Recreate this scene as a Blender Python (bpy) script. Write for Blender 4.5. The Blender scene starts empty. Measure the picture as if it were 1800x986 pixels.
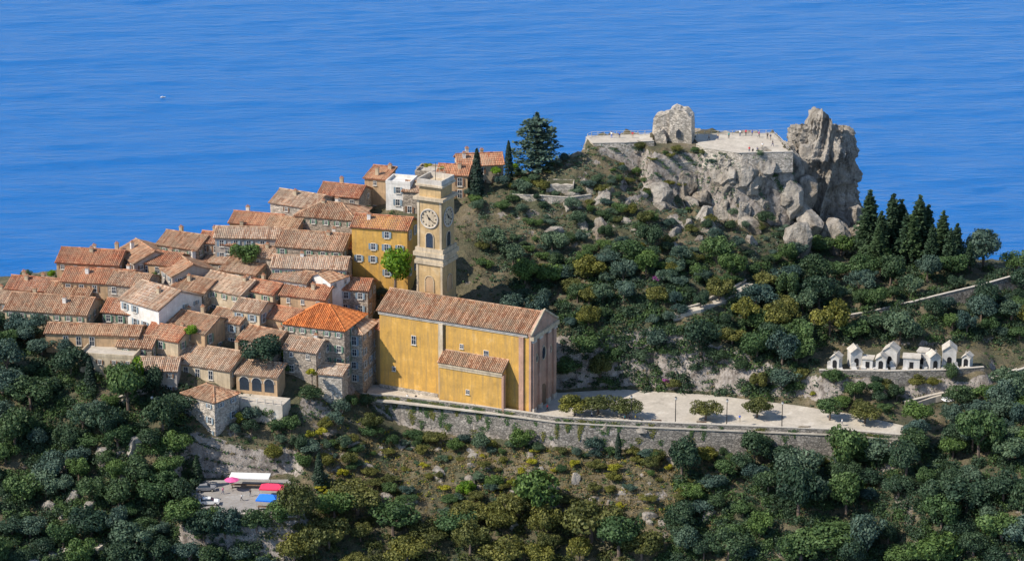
import bpy, bmesh, math, random
import numpy as np
from mathutils import Vector, Matrix
R = math.radians
random.seed(7); rng = np.random.default_rng(7)
sc = bpy.context.scene
COL = sc.collection

# ------------------------------------------------------------------ camera, sky, sun, exposure
CAM = Vector((0.0, 0.0, 212.0)); PITCH = 18.0; FPX = 4800.0
cd = bpy.data.cameras.new('camera'); cam = bpy.data.objects.new('camera', cd); COL.objects.link(cam)
cam.location = CAM; cam.rotation_euler = (R(90 - PITCH), 0, 0)
cd.sensor_width = 36.0; cd.lens = FPX / 1800 * 36; cd.clip_start = 1.0; cd.clip_end = 90000
sc.camera = cam
SUN_AZ = (-0.92, -0.39); SUN_EL = 44.0
w = bpy.data.worlds.new('World'); sc.world = w; w.use_nodes = True
sky = w.node_tree.nodes.new('ShaderNodeTexSky'); sky.sky_type = 'NISHITA'; sky.sun_disc = False
sky.sun_elevation = R(SUN_EL); sky.sun_rotation = math.atan2(SUN_AZ[0], SUN_AZ[1]) % (2 * math.pi)
sky.altitude = 600; sky.air_density = 1.0; sky.dust_density = 0.4; sky.ozone_density = 2.0
bg = w.node_tree.nodes['Background']; bg.inputs[1].default_value = 0.145
w.node_tree.links.new(sky.outputs[0], bg.inputs[0])
sl = bpy.data.lights.new('sun', 'SUN'); sl.energy = 4.6; sl.angle = R(0.5); sl.color = (1.0, 0.93, 0.82)
so = bpy.data.objects.new('sun', sl); COL.objects.link(so)
sd = Vector((SUN_AZ[0], SUN_AZ[1], math.tan(R(SUN_EL)) * math.hypot(*SUN_AZ))).normalized()
so.rotation_euler = sd.to_track_quat('Z', 'Y').to_euler(); so.location = (-200, 300, 400)
sc.view_settings.view_transform = 'Standard'; sc.view_settings.look = 'None'
sc.view_settings.exposure = 0.4; sc.view_settings.gamma = 1.0

# ------------------------------------------------------------------ photograph pixel -> place
cp, sp = math.cos(R(PITCH)), math.sin(R(PITCH))
def ray(px, py):
    u = (px - 900) / FPX; v = -(py - 493) / FPX
    return Vector((u, cp + v * sp, -sp + v * cp))
def PZ(px, py, z=0.0):
    d = ray(px, py); return CAM + d * ((z - CAM.z) / d.z)
def PY(px, py, Y):
    d = ray(px, py); return CAM + d * (Y / d.y)
def zat(py, Y): return PY(900, py, Y).z

# ------------------------------------------------------------------ helpers
def tag(o, label=None, cat=None, group=None, kind=None):
    if label: o['label'] = label
    if cat: o['category'] = cat
    if group: o['group'] = group
    if kind: o['kind'] = kind
    return o
def empty(name, loc, rz=0.0):
    o = bpy.data.objects.new(name, None); COL.objects.link(o)
    o.location = loc; o.rotation_euler = (0, 0, rz); o.empty_display_size = 0.3; return o
def link(name, me, parent=None, loc=None, rot=None):
    o = bpy.data.objects.new(name, me); COL.objects.link(o)
    if parent: o.parent = parent
    if loc is not None: o.location = loc
    if rot is not None: o.rotation_euler = rot
    return o
class MB:
    def __init__(s): s.v = []; s.f = []; s.m = []; s.t = []
    def add(s, vs, fs, m=0, t=None):
        n = len(s.v); s.v += [tuple(a) for a in vs]
        for f in fs:
            s.f.append(tuple(i + n for i in f)); s.m.append(m); s.t.append(t if t is not None else 0.5)
        return s
    def box(s, x0, x1, y0, y1, z0, z1, m=0, t=None):
        return s.add([(x0,y0,z0),(x1,y0,z0),(x1,y1,z0),(x0,y1,z0),(x0,y0,z1),(x1,y0,z1),(x1,y1,z1),(x0,y1,z1)],
                     [(3,2,1,0),(4,5,6,7),(0,1,5,4),(1,2,6,5),(2,3,7,6),(3,0,4,7)], m, t)
    def frus(s, x0, x1, y0, y1, z0, X0, X1, Y0, Y1, z1, m=0):
        return s.add([(x0,y0,z0),(x1,y0,z0),(x1,y1,z0),(x0,y1,z0),(X0,Y0,z1),(X1,Y0,z1),(X1,Y1,z1),(X0,Y1,z1)],
                     [(3,2,1,0),(4,5,6,7),(0,1,5,4),(1,2,6,5),(2,3,7,6),(3,0,4,7)], m)
    def tube(s, p, q, r0, r1=None, n=6, m=0):
        p, q = Vector(p), Vector(q); r1 = r0 if r1 is None else r1
        d = (q - p).normalized(); a = d.orthogonal().normalized(); b = d.cross(a)
        vs = []
        for c, r in ((p, r0), (q, r1)):
            for i in range(n):
                t = 2 * math.pi * i / n; vs.append(c + (a * math.cos(t) + b * math.sin(t)) * r)
        fs = [(i, (i+1) % n, n + (i+1) % n, n + i) for i in range(n)]
        fs += [tuple(range(n-1, -1, -1)), tuple(range(n, 2*n))]
        return s.add(vs, fs, m)
    def ball(s, c, r, n=8, k=5, m=0, sz=1.0):
        vs = [(c[0], c[1], c[2] - r*sz)]
        for j in range(1, k):
            a = -math.pi/2 + math.pi*j/k
            for i in range(n):
                t = 2*math.pi*i/n
                vs.append((c[0]+r*math.cos(a)*math.cos(t), c[1]+r*math.cos(a)*math.sin(t), c[2]+r*sz*math.sin(a)))
        vs.append((c[0], c[1], c[2] + r*sz)); L = len(vs)-1
        fs = [(0, 1+(i+1) % n, 1+i) for i in range(n)]
        for j in range(k-2):
            for i in range(n):
                a = 1+j*n+i; b = 1+j*n+(i+1) % n; fs.append((a, b, b+n, a+n))
        fs += [(1+(k-2)*n+i, 1+(k-2)*n+(i+1) % n, L) for i in range(n)]
        return s.add(vs, fs, m)
    def prism(s, pts, y0, y1, m=0):       # polygon in xz extruded along y
        n = len(pts)
        vs = [(a, y0, b) for a, b in pts] + [(a, y1, b) for a, b in pts]
        fs = [tuple(range(n)), tuple(range(2*n-1, n-1, -1))] + [(i+n, (i+1) % n + n, (i+1) % n, i) for i in range(n)]
        return s.add(vs, fs, m)
    def mesh(s, name, mats):
        me = bpy.data.meshes.new(name); me.from_pydata(s.v, [], s.f)
        for m in (mats if isinstance(mats, (list, tuple)) else [mats]): me.materials.append(m)
        me.polygons.foreach_set('material_index', s.m)
        a = me.attributes.new('tint', 'FLOAT', 'FACE'); a.data.foreach_set('value', s.t)
        me.update(); return me
    def obj(s, name, mats, parent=None, loc=None, rot=None):
        return link(name, s.mesh(name, mats), parent, loc, rot)

# numpy value noise
_P = rng.random((64, 64, 64))
def vnoise(x, y, z=0.0):
    x = np.asarray(x, float); y = np.asarray(y, float); z = np.asarray(z, float) + 0*x
    xi = np.floor(x).astype(int); yi = np.floor(y).astype(int); zi = np.floor(z).astype(int)
    def s(t): return t*t*(3-2*t)
    fx, fy, fz = s(x-xi), s(y-yi), s(z-zi)
    def g(a, b, c): return _P[(xi+a) & 63, (yi+b) & 63, (zi+c) & 63]
    l = lambda a, b, t: a+(b-a)*t
    return l(l(l(g(0,0,0), g(1,0,0), fx), l(g(0,1,0), g(1,1,0), fx), fy),
             l(l(g(0,0,1), g(1,0,1), fx), l(g(0,1,1), g(1,1,1), fx), fy), fz)*2-1
def fbm(x, y, z=0.0, o=4, ridged=False):
    t = 0; a = 1.0; f = 1.0
    for i in range(o):
        n = vnoise(x*f+i*7.3, y*f+i*3.1, np.asarray(z)*f+i*5.7)
        t = t + a*((1-2*np.abs(n)) if ridged else n); a *= .5; f *= 2.03
    return t

# ------------------------------------------------------------------ materials
MATS = {}
def NT(name):
    m = bpy.data.materials.new(name); m.use_nodes = True; MATS[name] = m
    nt = m.node_tree; b = nt.nodes['Principled BSDF']; return m, nt, b
def N(nt, t, **k):
    n = nt.nodes.new(t)
    for a, v in k.items():
        if a in n.inputs: n.inputs[a].default_value = v
        else: setattr(n, a, v)
    return n
def ramp(nt, src, stops):
    r = nt.nodes.new('ShaderNodeValToRGB'); e = r.color_ramp.elements
    while len(e) > 1: e.remove(e[0])
    e[0].position = stops[0][0]; e[0].color = (*stops[0][1], 1)
    for p, c in stops[1:]:
        n = e.new(p); n.color = (*c, 1)
    nt.links.new(src, r.inputs[0]); return r
def mixc(nt, f, a, b, mode='MIX'):
    m = nt.nodes.new('ShaderNodeMix'); m.data_type = 'RGBA'; m.blend_type = mode
    for i, s in ((0, f), (6, a), (7, b)):
        if isinstance(s, (int, float)): m.inputs[i].default_value = s
        elif isinstance(s, tuple): m.inputs[i].default_value = (*s, 1)
        else: nt.links.new(s, m.inputs[i])
    return m.outputs[2]
def coords(nt): return nt.nodes.new('ShaderNodeTexCoord').outputs['Object']
def noise(nt, co, scale, detail=5, rough=.55):
    n = N(nt, 'ShaderNodeTexNoise', Scale=scale, Detail=detail, Roughness=rough); nt.links.new(co, n.inputs['Vector']); return n.outputs['Fac']
def bump(nt, b, h, dist, strength=1.0):
    n = N(nt, 'ShaderNodeBump', Strength=strength, Distance=dist); nt.links.new(h, n.inputs['Height']); nt.links.new(n.outputs[0], b.inputs['Normal'])
def c3(c, k): return tuple(min(1, x*k) for x in c)

def plaster(name, c, dirt=(.25,.2,.14), k=.45):
    m, nt, b = NT(name); co = coords(nt)
    n1 = noise(nt, co, .35, 6, .65); n2 = noise(nt, co, 2.2, 6, .7)
    base = ramp(nt, n1, [(.28, c3(c, .6)), (.42, c3(c, .92)), (.52, c), (.6, c3(c, 1.12)), (.66, (c[0]*1.05+.06, c[1]*1.08+.06, c[2]*1.1+.06)), (.75, c3(c, 1.2))]).outputs[0]
    mp = N(nt, 'ShaderNodeMapping'); mp.inputs['Scale'].default_value = (1.6, 1.6, .16); nt.links.new(co, mp.inputs[0])
    st = noise(nt, mp.outputs[0], 1.0, 6, .7)
    f = ramp(nt, st, [(.44, (0,0,0)), (.66, (k,)*3)]).outputs[0]
    col = mixc(nt, f, base, dirt)
    col = mixc(nt, .35, col, ramp(nt, n2, [(.3, (.55,)*3), (.7, (1.0,)*3)]).outputs[0], 'MULTIPLY')
    nt.links.new(col, b.inputs['Base Color']); b.inputs['Roughness'].default_value = .92
    bump(nt, b, n2, .03, .6); return m
def stone(name, c, size=.45, mort=.55):
    m, nt, b = NT(name); co = coords(nt)
    mp = N(nt, 'ShaderNodeMapping'); mp.inputs['Scale'].default_value = (1/size, 1/size, 1.5/size); nt.links.new(co, mp.inputs[0])
    v = N(nt, 'ShaderNodeTexVoronoi'); nt.links.new(mp.outputs[0], v.inputs['Vector']); v.inputs['Scale'].default_value = 1.0
    e = N(nt, 'ShaderNodeTexVoronoi'); e.feature = 'DISTANCE_TO_EDGE'; e.inputs['Scale'].default_value = 1.0; nt.links.new(mp.outputs[0], e.inputs['Vector'])
    sep = nt.nodes.new('ShaderNodeSeparateColor'); nt.links.new(v.outputs['Color'], sep.inputs[0])
    base = ramp(nt, sep.outputs[0], [(0, c3(c, .55)), (.5, c), (1, c3(c, 1.45))]).outputs[0]
    big = noise(nt, co, .25, 5, .65)
    col = mixc(nt, ramp(nt, big, [(.4, (0,)*3), (.7, (.6,)*3)]).outputs[0], base, c3((c[0]*.7, c[1]*.72, c[2]*.7), .8))
    ed = ramp(nt, e.outputs['Distance'], [(.0, (mort,)*3), (.12, (1,)*3)]).outputs[0]
    col = mixc(nt, 1.0, col, ed, 'MULTIPLY')
    nt.links.new(col, b.inputs['Base Color']); b.inputs['Roughness'].default_value = .95
    bump(nt, b, ed, .08, .9); return m
def rock(name, c):
    m, nt, b = NT(name); co = nt.nodes.new('ShaderNodeNewGeometry').outputs['Position']
    n1 = noise(nt, co, .12, 8, .7); n2 = noise(nt, co, .9, 8, .7)
    mp = N(nt, 'ShaderNodeMapping'); mp.inputs['Scale'].default_value = (1.0, 1.0, .35); nt.links.new(co, mp.inputs[0])
    n3 = noise(nt, mp.outputs[0], .55, 9, .75)
    col = ramp(nt, n1, [(.3, (c[0]*.75, c[1]*.66, c[2]*.55)), (.5, c), (.72, c3(c, 1.3))]).outputs[0]
    cr = ramp(nt, n3, [(.36, (.16,.15,.14)), (.47, (.7,)*3), (.56, (.95,)*3), (.72, (1.12,)*3)]).outputs[0]
    col = mixc(nt, .85, col, cr, 'MULTIPLY')
    nt.links.new(col, b.inputs['Base Color']); b.inputs['Roughness'].default_value = .96
    add = nt.nodes.new('ShaderNodeMath'); nt.links.new(n3, add.inputs[0]); nt.links.new(n2, add.inputs[1])
    bump(nt, b, add.outputs[0], .9, 1.0); return m
def tiles(name, c, alt, moss=(.3,.28,.2)):
    m, nt, b = NT(name); co = coords(nt)
    at = nt.nodes.new('ShaderNodeAttribute'); at.attribute_name = 'tint'
    col = ramp(nt, at.outputs['Fac'], [(0, c3(c, .55)), (.35, c3(c,.9)), (.6, alt), (.85, c3(alt, 1.25)), (1, c3(c, 1.3))]).outputs[0]
    n1 = noise(nt, co, .3, 6, .7)
    col = mixc(nt, ramp(nt, n1, [(.42, (0,)*3), (.66, (.75,)*3)]).outputs[0], col, moss)
    n2 = noise(nt, co, 3.0, 4, .7)
    col = mixc(nt, .6, col, ramp(nt, n2, [(.3, (.42,)*3), (.7, (1.0,)*3)]).outputs[0], 'MULTIPLY')
    nt.links.new(col, b.inputs['Base Color']); b.inputs['Roughness'].default_value = .88
    bump(nt, b, n2, .02, .5); return m
def leaf(name, dark, light, trans=.22):
    m, nt, b = NT(name)
    at = nt.nodes.new('ShaderNodeAttribute'); at.attribute_name = 'tint'
    oi = nt.nodes.new('ShaderNodeObjectInfo')
    col = ramp(nt, at.outputs['Fac'], [(0, dark), (1, light)]).outputs[0]
    col = mixc(nt, 1.0, col, ramp(nt, oi.outputs['Random'], [(0, (.62,.72,.8)), (.5, (1,1,.95)), (1, (1.18,1.16,.82))]).outputs[0], 'MULTIPLY')
    nt.links.new(col, b.inputs['Base Color']); b.inputs['Roughness'].default_value = .6; b.inputs['Specular IOR Level'].default_value = .25
    tr = nt.nodes.new('ShaderNodeBsdfTranslucent'); nt.links.new(col, tr.inputs[0])
    mx = nt.nodes.new('ShaderNodeMixShader'); mx.inputs[0].default_value = trans
    nt.links.new(b.outputs[0], mx.inputs[1]); nt.links.new(tr.outputs[0], mx.inputs[2])
    nt.links.new(mx.outputs[0], nt.nodes['Material Output'].inputs['Surface']); return m
def plain(name, c, rough=.6, metal=0.0, var=.2):
    m, nt, b = NT(name); co = coords(nt); n1 = noise(nt, co, 3.0, 4)
    nt.links.new(ramp(nt, n1, [(.3, c3(c, 1-var)), (.7, c3(c, 1+var))]).outputs[0], b.inputs['Base Color'])
    b.inputs['Roughness'].default_value = rough; b.inputs['Metallic'].default_value = metal; return m

OCHRE = plaster('ochre_plaster', (.60,.335,.07), (.30,.20,.09), .62)
OCHRE2 = plaster('pale_ochre_plaster', (.50,.335,.155), (.25,.18,.1), .6)
PINK = plaster('pink_stone', (.46,.27,.19))
CREAM = plaster('cream_plaster', (.54,.43,.29), (.24,.19,.13), .6)
WHITE = plaster('white_plaster', (.72,.68,.62), (.4,.36,.3), .35)
GREYP = plaster('grey_plaster', (.40,.35,.31))
TAN = plaster('tan_plaster', (.47,.31,.175), (.22,.16,.1), .6)
STONE = stone('rubble_stone', (.38,.31,.24))
STONEG = stone('grey_rubble_stone', (.25,.222,.19), .7, .4)
STONEW = stone('pale_rubble_stone', (.46,.40,.33), .5)
ROCK = rock('limestone_rock', (.40,.355,.30))
T_RED = tiles('red_clay_tiles', (.46,.145,.065), (.54,.235,.12), (.33,.22,.14))
T_BROWN = tiles('weathered_clay_tiles', (.40,.175,.085), (.50,.295,.175), (.31,.24,.16))
T_PALE = tiles('pale_clay_tiles', (.47,.25,.14), (.58,.40,.27), (.36,.29,.21))
T_ORANGE = tiles('bright_orange_tiles', (.62,.17,.035), (.70,.23,.06), (.50,.16,.05))
GLASS_SHADE = plain('dark_glass_and_shade', (.03,.04,.055), .12)  # window glass, and also the painted darkness of unglazed openings
FRAME = plain('pale_window_frame', (.62,.58,.52))
SHUT = [plain('grey_blue_shutter', (.20,.26,.30)), plain('brown_shutter', (.17,.09,.05)), plain('green_shutter', (.10,.18,.12))]
DARK = plain('dark_iron', (.02,.02,.022), .5, .4)
WOOD = plain('worn_wood', (.16,.10,.06), .8)
BARK = plain('bark', (.14,.10,.075), .95)
COPING = plaster('pale_coping_stone', (.56,.50,.42))
PAVE = plaster('sandy_paving', (.50,.44,.36), (.3,.26,.2), .4)
ASPH = plaster('grey_road', (.30,.28,.26))
MARBLE = plaster('white_tomb_stone', (.58,.55,.51), (.35,.33,.3), .4)
L_OLIVE = leaf('olive_leaves', (.045,.055,.014), (.215,.205,.055))
L_DARK = leaf('dark_evergreen_leaves', (.014,.034,.020), (.075,.120,.060))
L_MID = leaf('mid_green_leaves', (.025,.055,.018), (.115,.180,.060))
L_BLUE = leaf('blue_green_leaves', (.026,.055,.042), (.125,.180,.130))
L_LIME = leaf('bright_green_leaves', (.055,.13,.008), (.23,.36,.03), .3)
L_YEL = leaf('yellow_green_leaves', (.16,.17,.012), (.40,.36,.04), .3)
L_DRY = leaf('dry_straw_leaves', (.16,.11,.045), (.36,.26,.11))
L_CYP = leaf('cypress_leaves', (.006,.018,.012), (.026,.050,.028), .1)
L_FLOW = leaf('pink_flowers', (.20,.04,.16), (.55,.16,.42))

# ------------------------------------------------------------------ terrain
CP = []
def c_y(px, py, Y): CP.append(tuple(PY(px, py, Y)))
def c_z(px, py, z): CP.append(tuple(PZ(px, py, z)))
for px, Y in ((-120,508),(0,513),(300,518),(600,522),(900,524),(1200,521),(1500,514),(1800,506),(1920,502)): c_y(px, 990, Y)
for px, Y in ((-120,538),(100,541),(600,544),(900,546),(1200,541),(1500,531),(1800,521),(1920,517)): c_y(px, 850, Y)
for px, py, Y in ((600,765,558),(700,775,556),(900,785,552.5),(1050,795,549),(1150,800,547),(1300,806,543.5),(1450,810,541),(1600,812,539)): c_y(px, py, Y)
for px, py in ((660,700),(780,712),(900,726),(1000,738),(1136,748),(1300,757),(1450,763),(1580,770),(700,690),(1000,700),(1120,700),(1250,705),(1400,722),(1540,740)): c_z(px, py, 0)
for px, py, Y in ((1000,600,577),(1000,500,598),(1000,400,617),(1000,300,634),(1050,252,645),(1200,600,574),(1200,500,593),(1200,410,614),
    (1100,650,566),(1300,640,567),(1300,405,626),(1345,405,628),(1370,405,629),(1240,395,623),(1130,330,637),(1170,350,633),(1400,500,606),(1410,425,637),(1450,432,640),(1500,438,641),(1530,445,640),(1450,395,655),(1480,405,662),(1440,480,618),
    (1700,470,622),(1600,455,627),(1800,498,608),(1920,520,605),(1600,560,590),(1425,590,588),(1730,528,600),(1340,560,588),(1300,520,597),
    (1480,650,570.5),(1700,648,572),(1800,640,575),(1600,712,564),(1760,668,577),(1800,655,581),(1700,740,556),(1800,720,560),
    (300,480,601),(300,600,577),(300,680,562),(100,510,601),(100,600,577),(150,650,567),(0,545,596),(-120,580,590),(500,500,597),(500,425,612),(700,352,625),(850,310,634),
    (620,400,615),(650,460,602),(500,600,577),(420,690,560),(540,690,562),(160,725,551),(240,700,557),(300,765,546),(0,640,567),(0,740,552),(-120,740,552),
    (450,870,537.5),(360,860,539),(505,862,539),(450,780,550),(900,450,608),(880,520,592),(940,560,583)): c_y(px, py, Y)
for x in (-150,-110,-70,-30,10,50,90,130,170):
    rid = 22 + 14*math.exp(-((x-15)/70)**2)
    CP += [(x, 668, rid-30 if abs(x-45) > 60 else rid-26), (x, 700, -38), (x, 790, -150), (x, 960, -320), (x, 1110, -404), (x, 1250, -420),
           (x, 480, -42), (x, 440, -75), (x, 380, -120)]
CPa = np.array(CP)
def _phi(d): return d
def fit():
    p = CPa[:, :2]; d = np.linalg.norm(p[:, None]-p[None], axis=2); n = len(p)
    A = np.zeros((n+3, n+3)); A[:n, :n] = _phi(d) - np.eye(n)*1.5
    A[:n, n] = 1; A[:n, n+1:] = p; A[n, :n] = 1; A[n+1:, :n] = p.T
    return np.linalg.solve(A, np.concatenate([CPa[:, 2], np.zeros(3)]))
WT = fit()
ZONES = []     # (polygon world xy, z)
def zone(pts, z, drop=.25, fall=1.8): ZONES.append((np.array([tuple(PZ(a, b, z))[:2] for a, b in pts]), z-drop, fall))
PLAZA = [(640,703),(688,706),(778,716),(872,727),(977,741),(1136,750),(1330,758),(1480,764),(1585,772),(1590,748),(1500,728),(1400,712),(1250,694),(1090,684),(985,690),(905,690),(780,676),(650,676)]
zone(PLAZA, 0.0, .25, 7.0)
zone([(1212,234),(1362,232),(1392,272),(1300,275),(1235,266)], 37.6)
zone([(1030,238),(1148,234),(1148,250),(1040,253)], 38.4)
zone([(335,842),(512,840),(520,905),(335,908)], -10.0, .25, 4.0)
zone([(1136,254),(1226,246),(1228,264),(1150,268)], 37.4, 0, 3.0)
zone([(1448,650),(1722,648),(1722,616),(1448,616)], 6.5, .25, 4.0)
WLINE = np.array([tuple(PZ(a, b, 0))[:2] for a, b in ((636,700),(688,702),(778,713),(872,725),(977,740),(1060,745),(1136,749),(1330,757),(1480,763),(1588,772))])
def inpoly(P, x, y):
    c = np.zeros(x.shape, bool); n = len(P); j = n-1
    for i in range(n):
        xi, yi = P[i]; xj, yj = P[j]
        c ^= ((yi > y) != (yj > y)) & (x < (xj-xi)*(y-yi)/(yj-yi+1e-12)+xi); j = i
    return c
def pdist(P, x, y):
    d = np.full(x.shape, 1e9)
    for i in range(len(P)):
        a = P[i]; b = P[(i+1) % len(P)]; e = b-a; t = np.clip(((x-a[0])*e[0]+(y-a[1])*e[1])/(e@e), 0, 1)
        d = np.minimum(d, np.hypot(x-a[0]-t*e[0], y-a[1]-t*e[1]))
    return d
def hraw(x, y):
    x = np.atleast_1d(np.asarray(x, float)); y = np.atleast_1d(np.asarray(y, float)); sh = x.shape
    x = x.ravel(); y = y.ravel(); out = np.zeros(len(x))
    for i in range(0, len(x), 20000):
        s = slice(i, i+20000)
        d = np.hypot(x[s, None]-CPa[None, :, 0], y[s, None]-CPa[None, :, 1])
        out[s] = _phi(d)@WT[:-3] + WT[-3] + WT[-2]*x[s] + WT[-1]*y[s]
    return out.reshape(sh)
def height(x, y):
    z = hraw(x, y); x = np.atleast_1d(np.asarray(x, float)); y = np.atleast_1d(np.asarray(y, float))
    gm = np.exp(-((x-38)/30)**2-((y-630)/20)**2)
    z = z + .9*fbm(x*.07, y*.07, 1.0, 3) + .5*fbm(x*.22, y*.22, 4.0, 3, True) - .2
    rd = fbm(x*.10, y*.12, 6.0, 4, True); z = z+gm*(np.floor(rd*2.2)/2.2*1.5+.7*rd-1.0)
    for P, zz, fl in ZONES:
        d = pdist(P, x, y); ins = inpoly(P, x, y)
        k = np.where(ins, 1.0, np.clip(1-d/fl, 0, 1)); k = k*k*(3-2*k); z = z*(1-k)+zz*k
    wy = np.interp(x, WLINE[:, 0], WLINE[:, 1]); f = wy-y                 # the ground drops away in front of the retaining wall
    ins = (x > WLINE[0, 0]) & (x < WLINE[-1, 0]) & (f > -.1)
    ez = np.clip(np.minimum(x-WLINE[0, 0], WLINE[-1, 0]-x)/9, 0, 1)
    low = -5.8-.30*f+.6*fbm(x*.2, y*.2, 3.0, 3)
    z = np.where(ins, z*(1-ez)+np.minimum(z, low)*ez, z)
    return z
_gx = np.arange(-175, 185, .8); _gy = np.arange(496, 700, .8); _HG = height(*np.meshgrid(_gx, _gy))
def hfast(x, y):
    i = np.clip((np.asarray(x)+175)/.8, 0, len(_gx)-1.01); j = np.clip((np.asarray(y)-496)/.8, 0, len(_gy)-1.01)
    a = i.astype(int); b = j.astype(int); u = i-a; v = j-b
    return (_HG[b, a]*(1-u)+_HG[b, a+1]*u)*(1-v)+(_HG[b+1, a]*(1-u)+_HG[b+1, a+1]*u)*v
def h1(x, y): return float(hfast(np.array([x]), np.array([y]))[0])
def hit(px, py, dy=0.0):                    # where the line of sight meets the ground
    d = ray(px, py); Y = np.arange(500, 690, .8); t = Y/d.y
    X = d.x*t; Z = CAM.z+d.z*t
    g = hfast(X, Y)
    k = np.nonzero(Z <= g)[0]
    if len(k) == 0: return None
    return Vector((X[k[0]], Y[k[0]], g[k[0]]))

def build_terrain():
    ys = np.concatenate([np.arange(380, 500, 6), np.arange(500, 672, .8), np.arange(672, 720, 3), np.arange(720, 1260, 15)])
    xs = np.concatenate([np.arange(-170, -132, 3), np.arange(-132, 142, .8), np.arange(142, 181, 3)])
    X, Y = np.meshgrid(xs, ys); Z = height(X, Y)
    # broken rock where it is steep
    gy, gx = np.gradient(Z, ys, xs); sl_ = np.hypot(gx, gy); st = np.clip((sl_-.75)/.9, 0, 1)
    Z = Z + st*(1.1*fbm(X*.16, Y*.16, Z*.16, 4, True))
    nx, ny = len(xs), len(ys)
    v = np.stack([X.ravel(), Y.ravel(), Z.ravel()], 1)
    i = np.arange(nx*ny).reshape(ny, nx); q = np.stack([i[:-1,:-1], i[:-1,1:], i[1:,1:], i[1:,:-1]], -1).reshape(-1, 4)
    me = bpy.data.meshes.new('hill'); me.vertices.add(len(v)); me.vertices.foreach_set('co', v.ravel())
    me.loops.add(q.size); me.loops.foreach_set('vertex_index', q.ravel())
    me.polygons.add(len(q)); me.polygons.foreach_set('loop_start', np.arange(0, q.size, 4)); me.update()
    m, nt, b = NT('hillside_ground'); g = nt.nodes.new('ShaderNodeNewGeometry'); co = g.outputs['Position']
    n1 = noise(nt, co, .09, 7, .68); n2 = noise(nt, co, .8, 8, .72)
    rk = ramp(nt, n2, [(.3, (.15,.125,.10)), (.48, (.36,.31,.265)), (.7, (.52,.46,.41))]).outputs[0]
    mpv = N(nt, 'ShaderNodeMapping'); mpv.inputs['Scale'].default_value = (1.0, 1.0, .4); nt.links.new(co, mpv.inputs[0]); n3 = noise(nt, mpv.outputs[0], .5, 9, .76)
    rk = mixc(nt, .9, rk, ramp(nt, n3, [(.38, (.25,.23,.22)), (.5, (.8,)*3), (.68, (1.0,)*3)]).outputs[0], 'MULTIPLY')
    n4 = noise(nt, co, 3.5, 5, .7)
    so_ = ramp(nt, n1, [(.3, (.055,.068,.032)), (.45, (.105,.10,.052)), (.58, (.19,.15,.085)), (.72, (.25,.215,.155))]).outputs[0]
    so_ = mixc(nt, .7, so_, ramp(nt, n4, [(.35, (.35,)*3), (.65, (1.25,)*3)]).outputs[0], 'MULTIPLY')
    so_ = mixc(nt, .6, so_, ramp(nt, n2, [(.3, (.4,)*3), (.7, (1.2,)*3)]).outputs[0], 'MULTIPLY')
    sep = nt.nodes.new('ShaderNodeSeparateXYZ'); nt.links.new(g.outputs['Normal'], sep.inputs[0])
    mm = nt.nodes.new('ShaderNodeMath'); mm.operation = 'MULTIPLY_ADD'; nt.links.new(n2, mm.inputs[0]); mm.inputs[1].default_value = .55; nt.links.new(sep.outputs[2], mm.inputs[2])
    f = ramp(nt, mm.outputs[0], [(.97, (1,)*3), (1.14, (0,)*3)]).outputs[0]
    nt.links.new(mixc(nt, f, so_, rk), b.inputs['Base Color']); b.inputs['Roughness'].default_value = .97
    bump(nt, b, n2, .7, 1.0)
    me.materials.append(m); o = link('hill', me); o['kind'] = 'structure'
build_terrain()

def build_sea():
    ys = np.concatenate([[-40000,-8000,-1000,200,700], np.arange(900, 3300, 7.0), np.arange(3300, 5000, 60), np.geomspace(5000, 60000, 20)])
    xs = np.concatenate([-np.geomspace(900, 50000, 14)[::-1], np.arange(-800, 801, 10.0), np.geomspace(900, 50000, 14)])
    X, Y = np.meshgrid(xs, ys)
    Xr = X*math.cos(.12)+Y*math.sin(.12)*.0; Yr = Y - X*.22
    core = np.clip((3400-np.abs(Y-2000)*1.2)/1500, 0, 1)*(np.abs(X) < 850)
    Z = -400 + core*(.55*fbm(X*.008, Yr*.034, 2.0, 4) + .45*fbm(X*.016+9, Yr*.07, 7.0, 2))
    nx, ny = len(xs), len(ys); v = np.stack([X.ravel(), Y.ravel(), Z.ravel()], 1)
    i = np.arange(nx*ny).reshape(ny, nx); q = np.stack([i[:-1,:-1], i[:-1,1:], i[1:,1:], i[1:,:-1]], -1).reshape(-1, 4)
    me = bpy.data.meshes.new('sea'); me.vertices.add(len(v)); me.vertices.foreach_set('co', v.ravel())
    me.loops.add(q.size); me.loops.foreach_set('vertex_index', q.ravel())
    me.polygons.add(len(q)); me.polygons.foreach_set('loop_start', np.arange(0, q.size, 4))
    me.polygons.foreach_set('use_smooth', np.ones(len(q), bool)); me.update()
    m, nt, b = NT('sea_water'); co = nt.nodes.new('ShaderNodeNewGeometry').outputs['Position']
    mp = N(nt, 'ShaderNodeMapping'); mp.inputs['Scale'].default_value = (.026, .105, 1); mp.inputs['Rotation'].default_value = (0, 0, R(-9)); nt.links.new(co, mp.inputs[0])
    n1 = noise(nt, mp.outputs[0], 1.0, 7, .62)
    b.inputs['Base Color'].default_value = (.003,.120,.385,1); b.inputs['Specular IOR Level'].default_value = .22; b.inputs['Roughness'].default_value = .25; b.inputs['IOR'].default_value = 1.33
    bump(nt, b, n1, 5.0, 1.0)
    me.materials.append(m); o = link('sea', me); o['kind'] = 'structure'
build_sea()

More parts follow.
